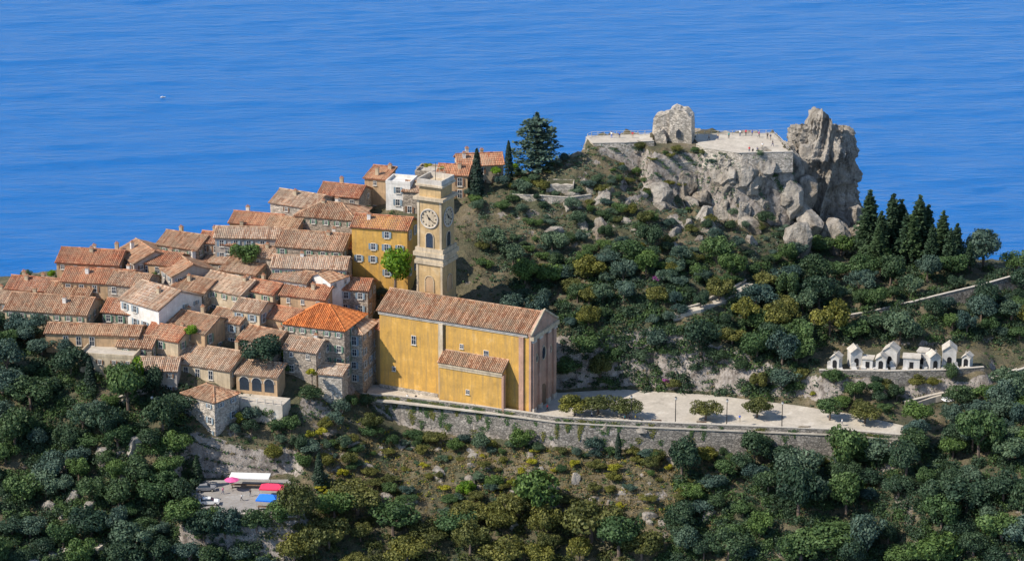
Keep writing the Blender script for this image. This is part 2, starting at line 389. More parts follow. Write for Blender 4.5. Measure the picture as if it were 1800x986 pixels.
# ------------------------------------------------------------------ roofs, windows, houses
def slope_tiles(mb, A, B, C, D, rad=.19, per=.42, seg=.8):
    A, B, C, D = map(Vector, (A, B, C, D)); u = (B-A); L = u.length; u.normalize()
    up = ((C+D)/2-(A+B)/2); up -= u*up.dot(u); H = up.length; up.normalize(); n = u.cross(up)
    if n.z < 0: n = -n
    dl = (D-A).dot(u); dr = (B-C).dot(u); k = int(L/per)
    if k < 1 or H < .2: return
    sag = random.uniform(.3, 1.3)
    for i in range(k):
        s = (i+.5)*L/k
        t = 1.0
        if dl > .05: t = min(t, s/dl)
        if dr > .05: t = min(t, (L-s)/dr)
        Hs = H*t
        if Hs < .15: continue
        ns = max(1, round(Hs/seg)); ribt = random.random()
        base = A+u*s + n*(random.uniform(-.02, .03)-.09*math.sin(math.pi*s/L)*sag)
        for j in range(ns):
            a = Hs*j/ns-.05; b = Hs*(j+1)/ns+.06; r0 = rad*1.08; r1 = rad*.9
            jit = u*random.uniform(-.025, .025); vs = []
            for (q, r, lift) in ((a, r0, .045), (b, r1, 0.0)):
                for an in (0, 60, 120, 180):
                    vs.append(base+jit+up*q+u*(math.cos(R(an))*r)+n*(math.sin(R(an))*r*.8+lift-.03))
            tt = min(1, max(0, .55*ribt+.45*random.random()+random.gauss(0, .1)))
            mb.add(vs, [(0,1,5,4),(1,2,6,5),(2,3,7,6),(3,2,1,0)], 0, tt)
def ridge(mb, p, q, r=.2):
    p, q = Vector(p), Vector(q); L = (q-p).length; k = max(1, int(L/.6))
    for i in range(k):
        a = p.lerp(q, i/k); b = p.lerp(q, (i+1.08)/k); mb.tube(a, b, r*1.05, r*.9, 6, 0); mb.t[-8:] = [random.random()]*8
def roof_geo(kind, w, d, h, oh=.4):
    """-> list of slopes (A,B,C,D), list of ridge lines; eave plane z=0"""
    x, y = w/2+oh, d/2+oh; e = -oh*.25
    if kind == 'gx':
        return [((-x,-y,e),(x,-y,e),(x,0,h),(-x,0,h)), ((x,y,e),(-x,y,e),(-x,0,h),(x,0,h))], [((-x,0,h),(x,0,h))]
    if kind == 'gy':
        return [((-x,y,e),(-x,-y,e),(0,-y,h),(0,y,h)), ((x,-y,e),(x,y,e),(0,y,h),(0,-y,h))], [((0,-y,h),(0,y,h))]
    if kind == 'hip':
        if w >= d:
            a = x-y
            return [((-x,-y,e),(x,-y,e),(a,0,h),(-a,0,h)), ((x,y,e),(-x,y,e),(-a,0,h),(a,0,h)), ((-x,y,e),(-x,-y,e),(-a,0,h),(-a,0,h)), ((x,-y,e),(x,y,e),(a,0,h),(a,0,h))], \
                   [((-a,0,h),(a,0,h)), ((-x,-y,e),(-a,0,h)), ((x,-y,e),(a,0,h)), ((-x,y,e),(-a,0,h)), ((x,y,e),(a,0,h))]
        a = y-x
        return [((-x,y,e),(-x,-y,e),(0,-a,h),(0,a,h)), ((x,-y,e),(x,y,e),(0,a,h),(0,-a,h)), ((-x,-y,e),(x,-y,e),(0,-a,h),(0,-a,h)), ((x,y,e),(-x,y,e),(0,a,h),(0,a,h))], \
               [((0,-a,h),(0,a,h)), ((-x,-y,e),(0,-a,h)), ((x,-y,e),(0,-a,h)), ((-x,y,e),(0,a,h)), ((x,y,e),(0,a,h))]
    if kind == 'shed':
        return [((-x,-y,e),(x,-y,e),(x,y,h),(-x,y,h))], [((-x,y,h),(x,y,h))]
    if kind == 'shedl':
        return [((-x,y,e),(-x,-y,e),(x,-y,h),(x,y,h))], [((x,-y,h),(x,y,h))]
    return [], []
def make_roof(parent, kind, w, d, h, z, mat, oh=.4, loc=(0,0)):
    sl_, rd = roof_geo(kind, w, d, h, oh)
    deck = MB(); tl = MB(); rg = MB(); off = Vector((loc[0], loc[1], z))
    for A, B, C, D in sl_:
        A, B, C, D = [Vector(p)+off for p in (A, B, C, D)]
        n = (B-A).cross(((C+D)/2-A)); n.normalize(); n = n if n.z > 0 else -n
        top = [A, B, C, D] if (C-D).length > .05 else [A, B, C]
        m = len(top)
        deck.add([p-n*.14 for p in top]+[p-n*.24 for p in top], [tuple(range(m)), tuple(range(2*m-1, m-1, -1))]+[(i+m, (i+1) % m+m, (i+1) % m, i) for i in range(m)])
        slope_tiles(tl, A, B, C, D)
    for p, q in rd: ridge(rg, Vector(p)+off+Vector((0,0,.06)), Vector(q)+off+Vector((0,0,.06)))
    ro = deck.obj('roof', mat, parent)
    t = tl.obj('roof_tiles', mat, ro); t['kind'] = 'stuff'
    rg.obj('ridge_tiles', mat, ro)
    return ro
# window pieces, shared
def _win(wd, ht):
    p = MB().box(-wd/2, wd/2, -.05, .05, 0, ht).mesh('window', GLASS_SHADE)
    f = MB(); t = .09
    f.box(-wd/2-t, -wd/2, -.10, .04, -t, ht+t).box(wd/2, wd/2+t, -.10, .04, -t, ht+t).box(-wd/2, wd/2, -.098, .04, ht, ht+t).box(-wd/2, wd/2, -.098, .04, -t, 0)
    f.box(-.03, .03, -.085, .02, 0, ht).box(-wd/2, -.03, -.083, .02, ht*.55, ht*.55+.05).box(.03, wd/2, -.083, .02, ht*.55, ht*.55+.05)
    s = MB().box(-wd/2-.2, wd/2+.2, -.22, .03, -.22, -.1).mesh('sill', COPING)
    sh = []
    for m in SHUT:
        q = MB().box(-.03, wd/2-.0, -.045, .0, 0, ht)
        for k in range(5): q.box(.03, wd/2-.06, -.06, -.044, .1+k*(ht-.2)/5, .1+(k+.6)*(ht-.2)/5)
        sh.append(q.mesh('shutter', m))
    return p, f.mesh('frame', FRAME), s, sh
WIN = {k: _win(*v) for k, v in {'n': (.95, 1.45), 's': (.7, .9), 't': (1.0, 1.95)}.items()}
def window(parent, x, y, z, rz, kind='n', shut=None):
    p, f, s, sh = WIN[kind]; o = link('window', p, parent, (x, y, z), (0, 0, rz))
    link('frame', f, o); link('sill', s, o)
    if shut is not None:
        wd = {'n': .95, 's': .7, 't': 1.0}[kind]
        a = link('shutter', sh[shut], o, (wd/2+.12, -.05, 0), (0, 0, R(-8)))
        b = link('shutter', sh[shut], o, (-wd/2-.12-wd/2, -.05, 0), (0, 0, R(6)))
    return o
CHIM = MB().box(-.4, .4, -.35, .35, -1.2, 1.3).mesh('chimney', CREAM)
CHCAP = MB().box(-.5, .5, -.45, .45, 1.3, 1.42).mesh('chimney_cap', T_BROWN)
CHPOT = MB().tube((-.15,0,1.42), (-.15,0,1.8), .14).tube((.2,0,1.42), (.2,0,1.75), .12).mesh('chimney_pot', T_RED)
CHIMW = CHIM.copy(); CHIMW.materials[0] = WHITE
def chimney(parent, x, y, z, white=False):
    o = link('chimney', CHIMW if white else CHIM, parent, (x, y, z), (0, 0, random.uniform(-.1, .1)))
    link('chimney_cap', CHCAP, o); link('chimney_pot', CHPOT, o)
FOOT = []
def house(name, px, py, Y, w, d, rot, kind, wall, roof, label, h=None, chim=1, shut=None, skip=.12, cat='house', win=True, base=None, drop=1.0):
    if cat == 'house' and name == 'village_house': w *= 1.14; d *= 1.2
    if shut is None: shut = random.choice([None, 0, 1, 2, 1])
    c = PY(px, py, Y); rz = R(rot); ca, sa = math.cos(rz), math.sin(rz)
    cor = [(c.x+x*ca-y*sa, c.y+x*sa+y*ca) for x, y in ((-w/2,-d/2),(w/2,-d/2),(w/2,d/2),(-w/2,d/2))]
    zb = min(h1(*q) for q in cor)-drop if base is None else base
    FOOT.append((c.x, c.y, max(w, d)*.62, min(w, d)/2, rz, w, d))
    o = empty(name, (c.x, c.y, zb), rz); tag(o, label, cat)
    E_ = c.z-zb                        # eave height above the base
    if E_ < 2.5: E_ = 2.5
    span = d if kind in ('gx',) else w if kind == 'gy' else min(w, d)
    if h is None: h = {'gx': span*.21, 'gy': span*.21, 'hip': span*.22, 'shed': d*.22, 'shedl': w*.22}.get(kind, 0)
    x, y = w/2, d/2; wb = MB()
    if kind == 'gx':
        wb.prism([(-y, 0), (y, 0), (y, E_), (0, E_+h-.06), (-y, E_)], -x, x); wb.v = [(b, a, cc) for a, b, cc in wb.v]; wb.f = [f[::-1] for f in wb.f]
    elif kind == 'gy': wb.prism([(-x, 0), (x, 0), (x, E_), (0, E_+h-.06), (-x, E_)], -y, y)
    elif kind == 'shed':
        wb.prism([(-y, 0), (y, 0), (y, E_+h-.1), (-y, E_)], -x, x); wb.v = [(b, a, cc) for a, b, cc in wb.v]; wb.f = [f[::-1] for f in wb.f]
    elif kind == 'shedl': wb.prism([(-x, 0), (x, 0), (x, E_+h-.1), (-x, E_)], -y, y)
    else: wb.box(-x, x, -y, y, 0, E_)
    wb.obj('wall', wall, o)
    if kind == 'flat':
        pr = MB(); t = .25
        pr.box(-x-.04, x+.04, -y-.04, -y+t, E_, E_+.7).box(-x-.04, x+.04, y-t, y+.04, E_, E_+.7).box(-x-.04, -x+t, -y+t, y-t, E_, E_+.7).box(x-t, x+.04, -y+t, y-t, E_, E_+.7)
        pr.obj('parapet', wall, o); MB().box(-x+t, x-t, -y+t, y-t, E_, E_+.03).obj('terrace_floor', roof, o)
    else:
        make_roof(o, kind, w, d, h, E_, roof)
        cn = MB()
        if kind in ('gx', 'hip', 'shed'): cn.box(-x-.12, x+.12, -y-.14, -y, E_-.32, E_-.1)
        if kind in ('gy', 'hip', 'shedl'): cn.box(-x-.14, -x, -y, y, E_-.32, E_-.1)
        if kind in ('gy', 'hip'): cn.box(x, x+.14, -y, y, E_-.32, E_-.1)
        if cn.v: cn.obj('cornice', COPING, o)
    for k in range(chim):
        cx, cy = random.uniform(-.7, .7)*x, random.uniform(-.4, .8)*y
        zz = E_ + (h*.6 if kind != 'flat' else .9)
        chimney(o, cx, cy, zz, random.random() < .35)
    if win:
        for (fx, L_, rzz, nx, ny) in (('f', w, 0, 0, -1), ('l', d, -math.pi/2, -1, 0), ('r', d, math.pi/2, 1, 0)):
            wnx, wny = nx*ca-ny*sa, nx*sa+ny*ca
            if wny > -.12: continue
            nc = max(1, int((L_-1.0)/2.6)); fl = 0
            zt = E_-.75
            while zt > 1.8 and fl < 4:
                kd = 's' if (fl == 0 and random.random() < .5) else ('n' if random.random() < .75 else 't')
                hh = {'s': .9, 'n': 1.45, 't': 1.95}[kd]
                for i in range(nc):
                    if random.random() < skip: continue
                    p = (i+.5)/nc*L_-L_/2 + random.uniform(-.15, .15)
                    if fx == 'f': window(o, p, -y-.02, zt-hh, 0, kd, shut)
                    elif fx == 'l': window(o, -x-.02, p, zt-hh, rzz, kd, shut)
                    else: window(o, x+.02, p, zt-hh, rzz, kd, shut)
                zt -= 3.0; fl += 1
    return o, E_

H = house
# the ridge of houses against the sea, then the rows in front of it
H('village_house', 842, 282, 637, 9.5, 7, 8, 'gx', CREAM, T_RED, 'pale house with red roof beside two tall cypresses near the hilltop', chim=3)
o2, e2 = H('terrace_house', 762, 300, 631, 7.5, 6.5, -12, 'flat', STONE, PAVE, 'stone house with planted roof terrace behind the clock tower', chim=0)
H('village_house', 668, 308, 627, 4.8, 5, -20, 'shed', T_BROWN and TAN, T_RED, 'small tower-like house with a tall chimney rising above the ridge', chim=2)
H('terrace_house', 706, 318, 622, 6, 6, -15, 'flat', WHITE, WHITE, 'house with a white flat roof terrace left of the clock tower', chim=0)
H('village_house', 606, 336, 622, 9, 7, -18, 'gx', STONE, T_RED, 'red roofed stone house on the ridge below the tall chimney house')
H('village_house', 532, 352, 618, 10.5, 8, -28, 'gx', STONEW, T_PALE, 'stone house with pale tiled roof edging the sea side of the ridge')
H('village_house', 585, 372, 611, 13, 8.5, -16, 'hip', STONE, T_BROWN, 'broad house with weathered hipped roof uphill of the yellow house', chim=2)
H('village_house', 456, 386, 612, 10.5, 6.5, -16, 'gx', TAN, T_RED, 'long low house with red roof and one chimney on the ridge line')
H('village_house', 442, 410, 606, 14, 6, -4, 'gx', GREYP, T_PALE, 'long grey house in shade behind the round garden tree', chim=1)
H('village_house', 330, 424, 608, 9.5, 8, -25, 'gx', STONE, T_BROWN, 'stone house with brown roof and a small white chimney on the ridge')
H('village_house', 256, 446, 604, 9, 9, 30, 'gy', GREYP, T_BROWN, 'grey house turning a shaded gable towards the church')
H('village_house', 165, 452, 602, 13, 8, -10, 'gx', TAN, T_RED, 'wide red roofed house with chimneys near the low end of the ridge', chim=3)
H('village_house', 66, 500, 597, 10.5, 7, -14, 'gx', STONE, T_RED, 'red roofed house with white chimneys at the low end of the village', chim=3)
H('village_house', 178, 486, 594, 14, 7.5, -10, 'gx', TAN, T_RED, 'long house with brick red roof below the wide red roofed house', chim=1)
H('village_house', 326, 470, 597, 9, 8, 28, 'gy', GREYP, T_BROWN, 'shaded gabled house between the ridge and the big pale roof')
H('village_house', 556, 424, 600, 14, 9, -14, 'gx', STONE, T_BROWN, 'large rubble stone house with broad weathered roof above the white house', chim=2)
H('village_house', 400, 455, 603, 8, 6, -20, 'shed', STONE, T_BROWN, 'small stone house behind the round garden tree', chim=0)
H('village_house', 548, 462, 591, 15, 6.5, -6, 'gx', GREYP, T_PALE, 'long house with striped pale roof and a row of white framed windows', chim=1)
H('village_house', 578, 484, 586.5, 6, 5.5, -38, 'gy', WHITE, T_BROWN, 'small white house facing the morning sun beside the long striped roof', chim=0)
H('village_house', 410, 500, 590, 11, 8.5, -34, 'gx', CREAM, T_PALE, 'house with wide sunlit pale roof below the round garden tree', chim=2)
H('village_house', 283, 522, 584, 11, 11, -40, 'gx', WHITE, T_PALE, 'big white walled house with large sunlit pale roof', chim=1, shut=0, skip=.25)
H('village_house', 446, 538, 580, 6, 6, -24, 'gx', CREAM, T_PALE, 'small pale house with striped roof uphill of the ivy covered building', chim=0)
H('village_house', 545, 512, 584, 9.5, 7, -20, 'gx', TAN, T_RED, 'tan house with dull red roof just above the bright orange roof', chim=1)
H('village_house', 572, 560, 576, 12.5, 10, -20, 'hip', STONE, T_ORANGE, 'house with bright new orange tiled roof beside the church', chim=0, h=3.4)
H('village_house', 95, 535, 587, 17, 9, -12, 'gx', CREAM, T_BROWN, 'long house with faded brown roof at the lower edge of the village', chim=2)
H('village_house', 345, 566, 578, 11, 9, -30, 'gx', TAN, T_BROWN, 'tan house with brown roof between the white house and the loggia', chim=2)
H('long_barn', 168, 578, 575, 21, 7, -6, 'gx', TAN, T_BROWN, 'long tan building with low brown roof above the terraced trees', chim=0, h=1.1, skip=.5, cat='building')
H('village_house', 196, 618, 568, 11, 6, -10, 'flat', CREAM, PAVE, 'pale flat roofed building below the long tan building', chim=0)
H('village_house', 280, 640, 565, 8, 6.5, -4, 'gx', GREYP, T_PALE, 'house with striped pale roof above a dark shaded wall', chim=0)
H('village_house', 372, 628, 570, 14, 10, -24, 'gx', CREAM, T_PALE, 'large house with broad pale brown roof left of the ivy covered building', chim=2)
H('tower_house', 370, 690, 555, 9.5, 7.5, -38, 'hip', STONEW, T_BROWN, 'tall pale stone house with hipped roof standing on the rock below the village', chim=0, skip=.45, drop=3)
H('village_house', 676, 392, 597, 11.5, 7, -14, 'gx', OCHRE, T_RED, 'yellow ochre house with red roof left of the clock tower', chim=1, shut=0, skip=.4)
H('village_house', 608, 571, 577, 10, 8, -18, 'hip', STONE, T_PALE, 'stone house with hipped roof adjoining the yellow church wall', chim=0, shut=0, drop=.5)
H('village_house', 470, 590, 574, 8.5, 7, -30, 'gx', STONE, T_BROWN, 'stone house between the pale roofs and the bright orange roof', chim=1)
H('village_house', 505, 552, 580, 7, 6.5, -28, 'gx', TAN, T_RED, 'narrow tan house left of the bright orange roof', chim=1)
H('village_house', 225, 540, 586, 8, 7, -15, 'gx', STONE, T_RED, 'small red roofed house left of the big white walled house', chim=1)
H('village_house', 628, 500, 588, 6, 6, -12, 'gx', STONE, T_RED, 'stone house with red roof beside the bright green tree', chim=1)
H('village_house', 985, 338, 628, 6.5, 5, -4, 'flat', STONEW, PAVE, 'low stone hut among the garden terraces', chim=0, cat='hut')
H('village_house', 585, 652, 564, 5.5, 4, -15, 'shed', STONEW, T_PALE, 'narrow pale stone outbuilding below the stone house', chim=0, cat='hut', win=False)
H('village_house', 480, 445, 600, 7, 6, -22, 'gx', STONE, T_BROWN, 'stone house with brown roof right of the round garden tree', chim=1)
H('village_house', 235, 492, 591, 8, 7, -18, 'gx', STONE, T_BROWN, 'stone house with brown roof uphill of the big white walled house', chim=1)
# houses filling the lanes between the rows
H('village_house', 505, 392, 609, 7, 6, -20, 'gx', TAN, T_BROWN, 'small tan house between the long low house and the broad hipped roof', chim=1)
H('village_house', 390, 420, 607, 8, 6, -18, 'gx', STONE, T_RED, 'stone house with red roof next to the long grey house on the ridge', chim=1)
H('village_house', 640, 430, 600, 7, 6, -20, 'gx', STONE, T_RED, 'stone house with red roof left of the yellow ochre house', chim=1)
H('village_house', 520, 485, 588, 8, 6, -24, 'gx', GREYP, T_BROWN, 'grey house with brown roof left of the small white house', chim=1)
H('village_house', 470, 505, 587, 7, 6, -30, 'gx', CREAM, T_RED, 'cream house with red roof right of the wide sunlit pale roof', chim=1)
H('village_house', 350, 500, 591, 8, 7, -30, 'gx', STONE, T_BROWN, 'stone house with brown roof behind the big sunlit pale roof', chim=1)
H('village_house', 130, 510, 592, 9, 7, -14, 'gx', TAN, T_BROWN, 'tan house with brown roof below the long brick red roof', chim=1)
H('village_house', 20, 522, 594, 8, 7, -16, 'gx', STONE, T_BROWN, 'last stone house at the low tip of the village', chim=1)
H('village_house', 300, 585, 574, 8, 7, -26, 'gx', CREAM, T_RED, 'cream house with red roof above the striped pale roof', chim=1)
H('village_house', 410, 556, 580, 7, 6, -28, 'gx', STONE, T_BROWN, 'stone house with brown roof below the small pale house', chim=1)
H('village_house', 540, 606, 569, 7, 6.5, -22, 'gx', STONE, T_PALE, 'stone house with pale roof below the bright orange roof', chim=1)
H('village_house', 290, 455, 601, 8, 7, -20, 'gx', TAN, T_RED, 'tan house with red roof between two grey gables', chim=1)
H('village_house', 740, 330, 621, 6, 6, -14, 'gx', STONE, T_BROWN, 'stone house with brown roof hidden behind the clock tower', chim=0)
H('village_house', 800, 300, 630, 6.5, 6, -10, 'gx', TAN, T_RED, 'small red roofed house below the cypresses and behind the clock tower', chim=1)
H('village_house', 430, 470, 597, 8, 6, -22, 'shed', STONE, T_BROWN, 'stone house with sloping brown roof below the round garden tree', chim=0)
H('village_house', 245, 600, 572, 7, 6, -12, 'gx', STONE, T_BROWN, 'stone house with brown roof right of the long tan building', chim=0)
# railing and plants of the roof terrace
rl = MB()
for k in range(7): rl.tube((-3.4+k*1.13, -3.05, e2+.7), (-3.4+k*1.13, -3.05, e2+1.6), .05, n=5)
rl.tube((-3.5, -3.05, e2+1.6), (3.5, -3.05, e2+1.6), .06, n=5); rl.obj('railing', COPING, o2)
# arched loggia
def loggia():
    c = PY(458, 652, 562.5); rz = R(-16); w, d, e = 9.5, 5.0, 6.2
    o = empty('loggia_house', (c.x, c.y, c.z-e), rz); tag(o, 'low house with a three arched loggia under a tiled roof', 'house'); FOOT.append((c.x, c.y, 5, 3, rz, w, d))
    MB().box(-w/2, w/2, -d/2, d/2, -2, e).obj('wall', TAN, o)
    make_roof(o, 'shed', w, d, 1.2, e, T_PALE)
    for i in (-1, 0, 1):
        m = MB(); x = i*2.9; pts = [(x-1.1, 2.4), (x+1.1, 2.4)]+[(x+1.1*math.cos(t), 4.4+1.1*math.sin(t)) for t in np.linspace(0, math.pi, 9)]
        m.prism(pts, -d/2-.03, -d/2+.05); a = m.obj('arch_shade_panel', GLASS_SHADE, o)  # no hollow behind: dark panel painted as the shade inside the arch
        q = MB()
        for t0, t1 in zip(np.linspace(0, math.pi, 9)[:-1], np.linspace(0, math.pi, 9)[1:]):
            q.tube((x+1.2*math.cos(t0), -d/2-.05, 4.4+1.2*math.sin(t0)), (x+1.2*math.cos(t1), -d/2-.05, 4.4+1.2*math.sin(t1)), .12, n=5)
        q.obj('arch_moulding', COPING, a)
    t = MB().box(-w/2-1, w/2+3, -d/2-5, -d/2-.003, -3, 1.6).obj('terrace', PAVE, o)
    for k in range(8): MB().box(-w/2-.9+k*1.85, -w/2-.7+k*1.85, -d/2-4.95, -d/2-4.75, 1.6, 2.6).obj('fence_post', COPING, o)
    MB().box(-w/2-1, w/2+3, -d/2-4.92, -d/2-4.78, 2.6, 2.72).obj('fence_rail', COPING, o)
loggia()

# ------------------------------------------------------------------ church
CH_L, CH_W, CH_E, CH_RZ = 37.0, 12.0, 18.5, R(-26)
def church():
    org = PZ(669, 681, 0); o = empty('church', org, CH_RZ)
    tag(o, 'large ochre yellow church with long tiled roof and pink stone facade above the square', 'church')
    ca, sa = math.cos(CH_RZ), math.sin(CH_RZ)
    FOOT.append((org.x+CH_L/2*ca-CH_W/2*sa, org.y+CH_L/2*sa+CH_W/2*ca, 22, 6, CH_RZ, CH_L, CH_W))
    L, W, E_ = CH_L, CH_W, CH_E; h = 3.1
    wb = MB().prism([(0, -1.5), (W, -1.5), (W, E_), (W/2, E_+h-.1), (0, E_)], 0, L); wb.v = [(b, a, c) for a, b, c in wb.v]; wb.f = [f[::-1] for f in wb.f]
    wb.obj('wall', OCHRE, o)
    make_roof(o, 'gx', L, W, h, E_, T_BROWN, .6, (L/2, W/2))
    MB().box(-.2, L-.4, -.32, -.004, E_-.75, E_-.35).box(-.2, L-.4, -.18, -.004, E_-1.1, E_-.75).obj('cornice', COPING, o)
    # facade turned to the right
    f = MB().box(L+.003, L+.5, -.3, W+.3, -1.5, E_-.6).obj('facade', PINK, o)
    for i, y in enumerate((.15, 3.3, W-4.5, W-1.35)):
        p = MB().box(L+.5, L+.95, y, y+1.2, 1.1, E_-2.2).obj('pilaster', PINK, o)
        MB().box(L+.5, L+1.1, y-.15, y+1.35, -1.0, 1.1).obj('pilaster_base', COPING, p); MB().box(L+.5, L+1.1, y-.15, y+1.35, E_-2.2, E_-1.5).obj('capital', COPING, p)
    MB().box(L+.4, L+1.3, -.6, W+.6, E_-1.5, E_-.6).obj('entablature', CREAM, o)
    pe = MB().prism([(-.7, E_-.6), (W+.7, E_-.6), (W+.7, E_-.2), (W/2, E_+h+.5), (-.7, E_-.2)], L+.02, L+.7); pe.v = [(b, a, c) for a, b, c in pe.v]; pe.f = [g[::-1] for g in pe.f]
    pd = pe.obj('pediment', PINK, o)
    for s in (0, 1):
        a = (L+.75, -.8 if s == 0 else W+.8, E_-.25); MB().tube(a, (L+.75, W/2, E_+h+.6), .28, n=6).obj('raking_cornice', CREAM, pd)
    dm = MB(); dm.prism([(W/2-1.4, -.8), (W/2+1.4, -.8)]+[(W/2+1.4*math.cos(t), 3.6+1.4*math.sin(t)) for t in np.linspace(0, math.pi, 9)], L+.45, L+.56); dm.v = [(b, a, c) for a, b, c in dm.v]; dm.f = [g[::-1] for g in dm.f]
    dm.obj('door', WOOD, o)
    for (yy, zz, r, s) in ((W/2, 12.2, .95, 1.5), (2.5, 12, .5, 1.7), (W-2.5, 12, .5, 1.7)):
        m = MB(); m.prism([(yy+r*math.cos(t), zz+r*s*math.sin(t)) for t in np.linspace(0, 2*math.pi, 17)[:-1]], L+.44, L+.55); m.v = [(b, a, c) for a, b, c in m.v]; m.f = [g[::-1] for g in m.f]
        ow = m.obj('oval_window', GLASS_SHADE, o); q = MB(); ts = np.linspace(0, 2*math.pi, 17)
        for t0, t1 in zip(ts[:-1], ts[1:]): q.tube((L+.56, yy+r*1.15*math.cos(t0), zz+r*s*1.1*math.sin(t0)), (L+.56, yy+r*1.15*math.cos(t1), zz+r*s*1.1*math.sin(t1)), .14, n=5)
        q.obj('window_moulding', CREAM, ow)
    # side wall
    for x in (14.9, L-2.4): MB().box(x, x+1.1, -.42, -.004, -1, E_-1.1).obj('pilaster', CREAM if x < 20 else PINK, o)
    MB().tube((16.4, -.12, 0), (16.4, -.12, E_-1.1), .09).obj('downpipe', DARK, o)
    window(o, 8.6, -.03, 11.6, 0, 't'); window(o, 26.5, -.03, 10.9, 0, 't'); window(o, 20.5, -.03, 12.5, 0, 's')
    window(o, 3.5, -.03, 4.6, 0, 's')
    MB().box(-.15, 14.5, -.14, -.004, -1, .9).obj('plinth', STONEW, o)
    # low side chapel with its own roof
    x0, x1, dp, e = 16.3, 31.6, 2.7, 9.6
    MB().box(x0, x1, -dp, -.43, -2.5, e).obj('side_chapel_wall', OCHRE, o)
    make_roof(o, 'shed', x1-x0, dp-.5, 1.9, e, T_BROWN, .45, ((x0+x1)/2, -dp/2-.15))
    MB().box(x0-.2, x1+.2, -dp-.25, -dp, e-.75, e-.3).box(x0-.1, x1+.1, -dp-.14, -dp, e-1.3, e-.75).obj('side_chapel_cornice', CREAM, o)
    MB().box(x1, x1+.5, -dp-.1, -dp+.8, -2.5, e-.8).obj('pilaster', PINK, o)
    window(o, x0+7, -dp-.03, 3.2, 0, 's')
    # rounded apse on the left end
    a = MB(); n = 10; r = W*.36; pts = [(-.02-r*math.sin(t), W/2-r*math.cos(t)) for t in np.linspace(0, math.pi, n)]
    vs = [(x, y, z) for z in (-1, 13.0) for x, y in pts]; a.add(vs, [(i, n+i, n+i+1, i+1) for i in range(n-1)]+[tuple(range(n, 2*n))]); a.obj('apse_wall', OCHRE2, o)
    ar = MB()
    for t0, t1 in zip(np.linspace(0, math.pi, 25)[:-1], np.linspace(0, math.pi, 25)[1:]):
        t = (t0+t1)/2; ar.tube((-.02-(r+.4)*math.sin(t), W/2-(r+.4)*math.cos(t), 12.95), (0, W/2, 15.6), .24, .1, 6); ar.t[-8:] = [random.random()]*8
    ar.obj('apse_roof', T_RED, o)
    # clock tower
    Y = 584.5; z = lambda py: zat(py, Y)
    tx, ty, s = 2.9, CH_W+.3, 6.6
    c = (tx+s/2, ty+s/2)
    def tier(name, half, z0, z1, mat, m=None):
        q = MB().box(c[0]-half, c[0]+half, c[1]-half, c[1]+half, z0, z1); return q.obj(name, mat, m or o)
    TW = tier('tower_lower_stage', s/2, -2, z(462), OCHRE2)
    for hf, a, b in ((s/2+.35, 462, 456), (s/2+.12, 456, 448), (s/2+.55, 448, 441), (s/2+.2, 441, 434)): tier('tower_cornice', hf, z(a), z(b), CREAM)
    sh = tier('tower_shaft', s/2-.25, z(434), z(350), OCHRE2)
    tier('tower_cornice', s/2+.45, z(350), z(345), CREAM)
    tier('tower_upper_stage', s/2-.6, z(345), z(326), OCHRE2)
    tier('tower_cornice', s/2+.1, z(326), z(323), CREAM)
    hf = s/2-.2; t = .35; pz0, pz1 = z(323), z(314)
    MB().box(c[0]-hf, c[0]+hf, c[1]-hf, c[1]-hf+t, pz0, pz1).box(c[0]-hf, c[0]+hf, c[1]+hf-t, c[1]+hf, pz0, pz1).box(c[0]-hf, c[0]-hf+t, c[1]-hf+t, c[1]+hf-t, pz0, pz1).box(c[0]+hf-t, c[0]+hf, c[1]-hf+t, c[1]+hf-t, pz0, pz1).obj('tower_parapet', COPING, o)
    for dx in (-1, 1):
        for (zz0, zz1, hh) in ((434, 350, s/2-.25), (515, 462, s/2)):
            MB().box(c[0]+dx*hh-.5*(dx > 0)*1.0-(0 if dx > 0 else 0), c[0]+dx*hh+.5*(dx < 0), c[1]-hh-.12, c[1]-hh-.003, z(zz0), z(zz1)).obj('corner_strip', CREAM, o)
    def arch(x, zb, wd, ht, mat, face, nm):
        hh = s/2-.25 if nm == 'belfry_shade_panel' else s/2
        pts = [(-wd/2, 0), (wd/2, 0)]+[(wd/2*math.cos(t), ht+wd/2*math.sin(t)) for t in np.linspace(0, math.pi, 9)]
        m = MB().prism(pts, -.05, .05); loc = (c[0]+x, c[1]-hh-.03, zb) if face == 'f' else (c[0]+hh+.03, c[1]+x, zb)
        a = m.obj(nm, mat, o, loc, (0, 0, 0 if face == 'f' else math.pi/2)); q = MB()
        ts = np.linspace(0, math.pi, 9)
        for t0, t1 in zip(ts[:-1], ts[1:]): q.tube((wd*.58*math.cos(t0), -.08, ht+wd*.58*math.sin(t0)), (wd*.58*math.cos(t1), -.08, ht+wd*.58*math.sin(t1)), .12, n=5)
        q.box(-wd*.58-.12, -wd*.58+.1, -.14, 0, 0, ht).box(wd*.58-.1, wd*.58+.12, -.14, 0, 0, ht); q.obj('arch_moulding', CREAM, a)
    for fc in ('f', 'r'):
        arch(0, z(433), 1.7, z(414)-z(433), GLASS_SHADE, fc, 'belfry_shade_panel')  # dark pane on the solid shaft stands in for the belfry's inner shade
        arch(0, z(510), 1.9, z(490)-z(510), TAN, fc, 'blind_arch')
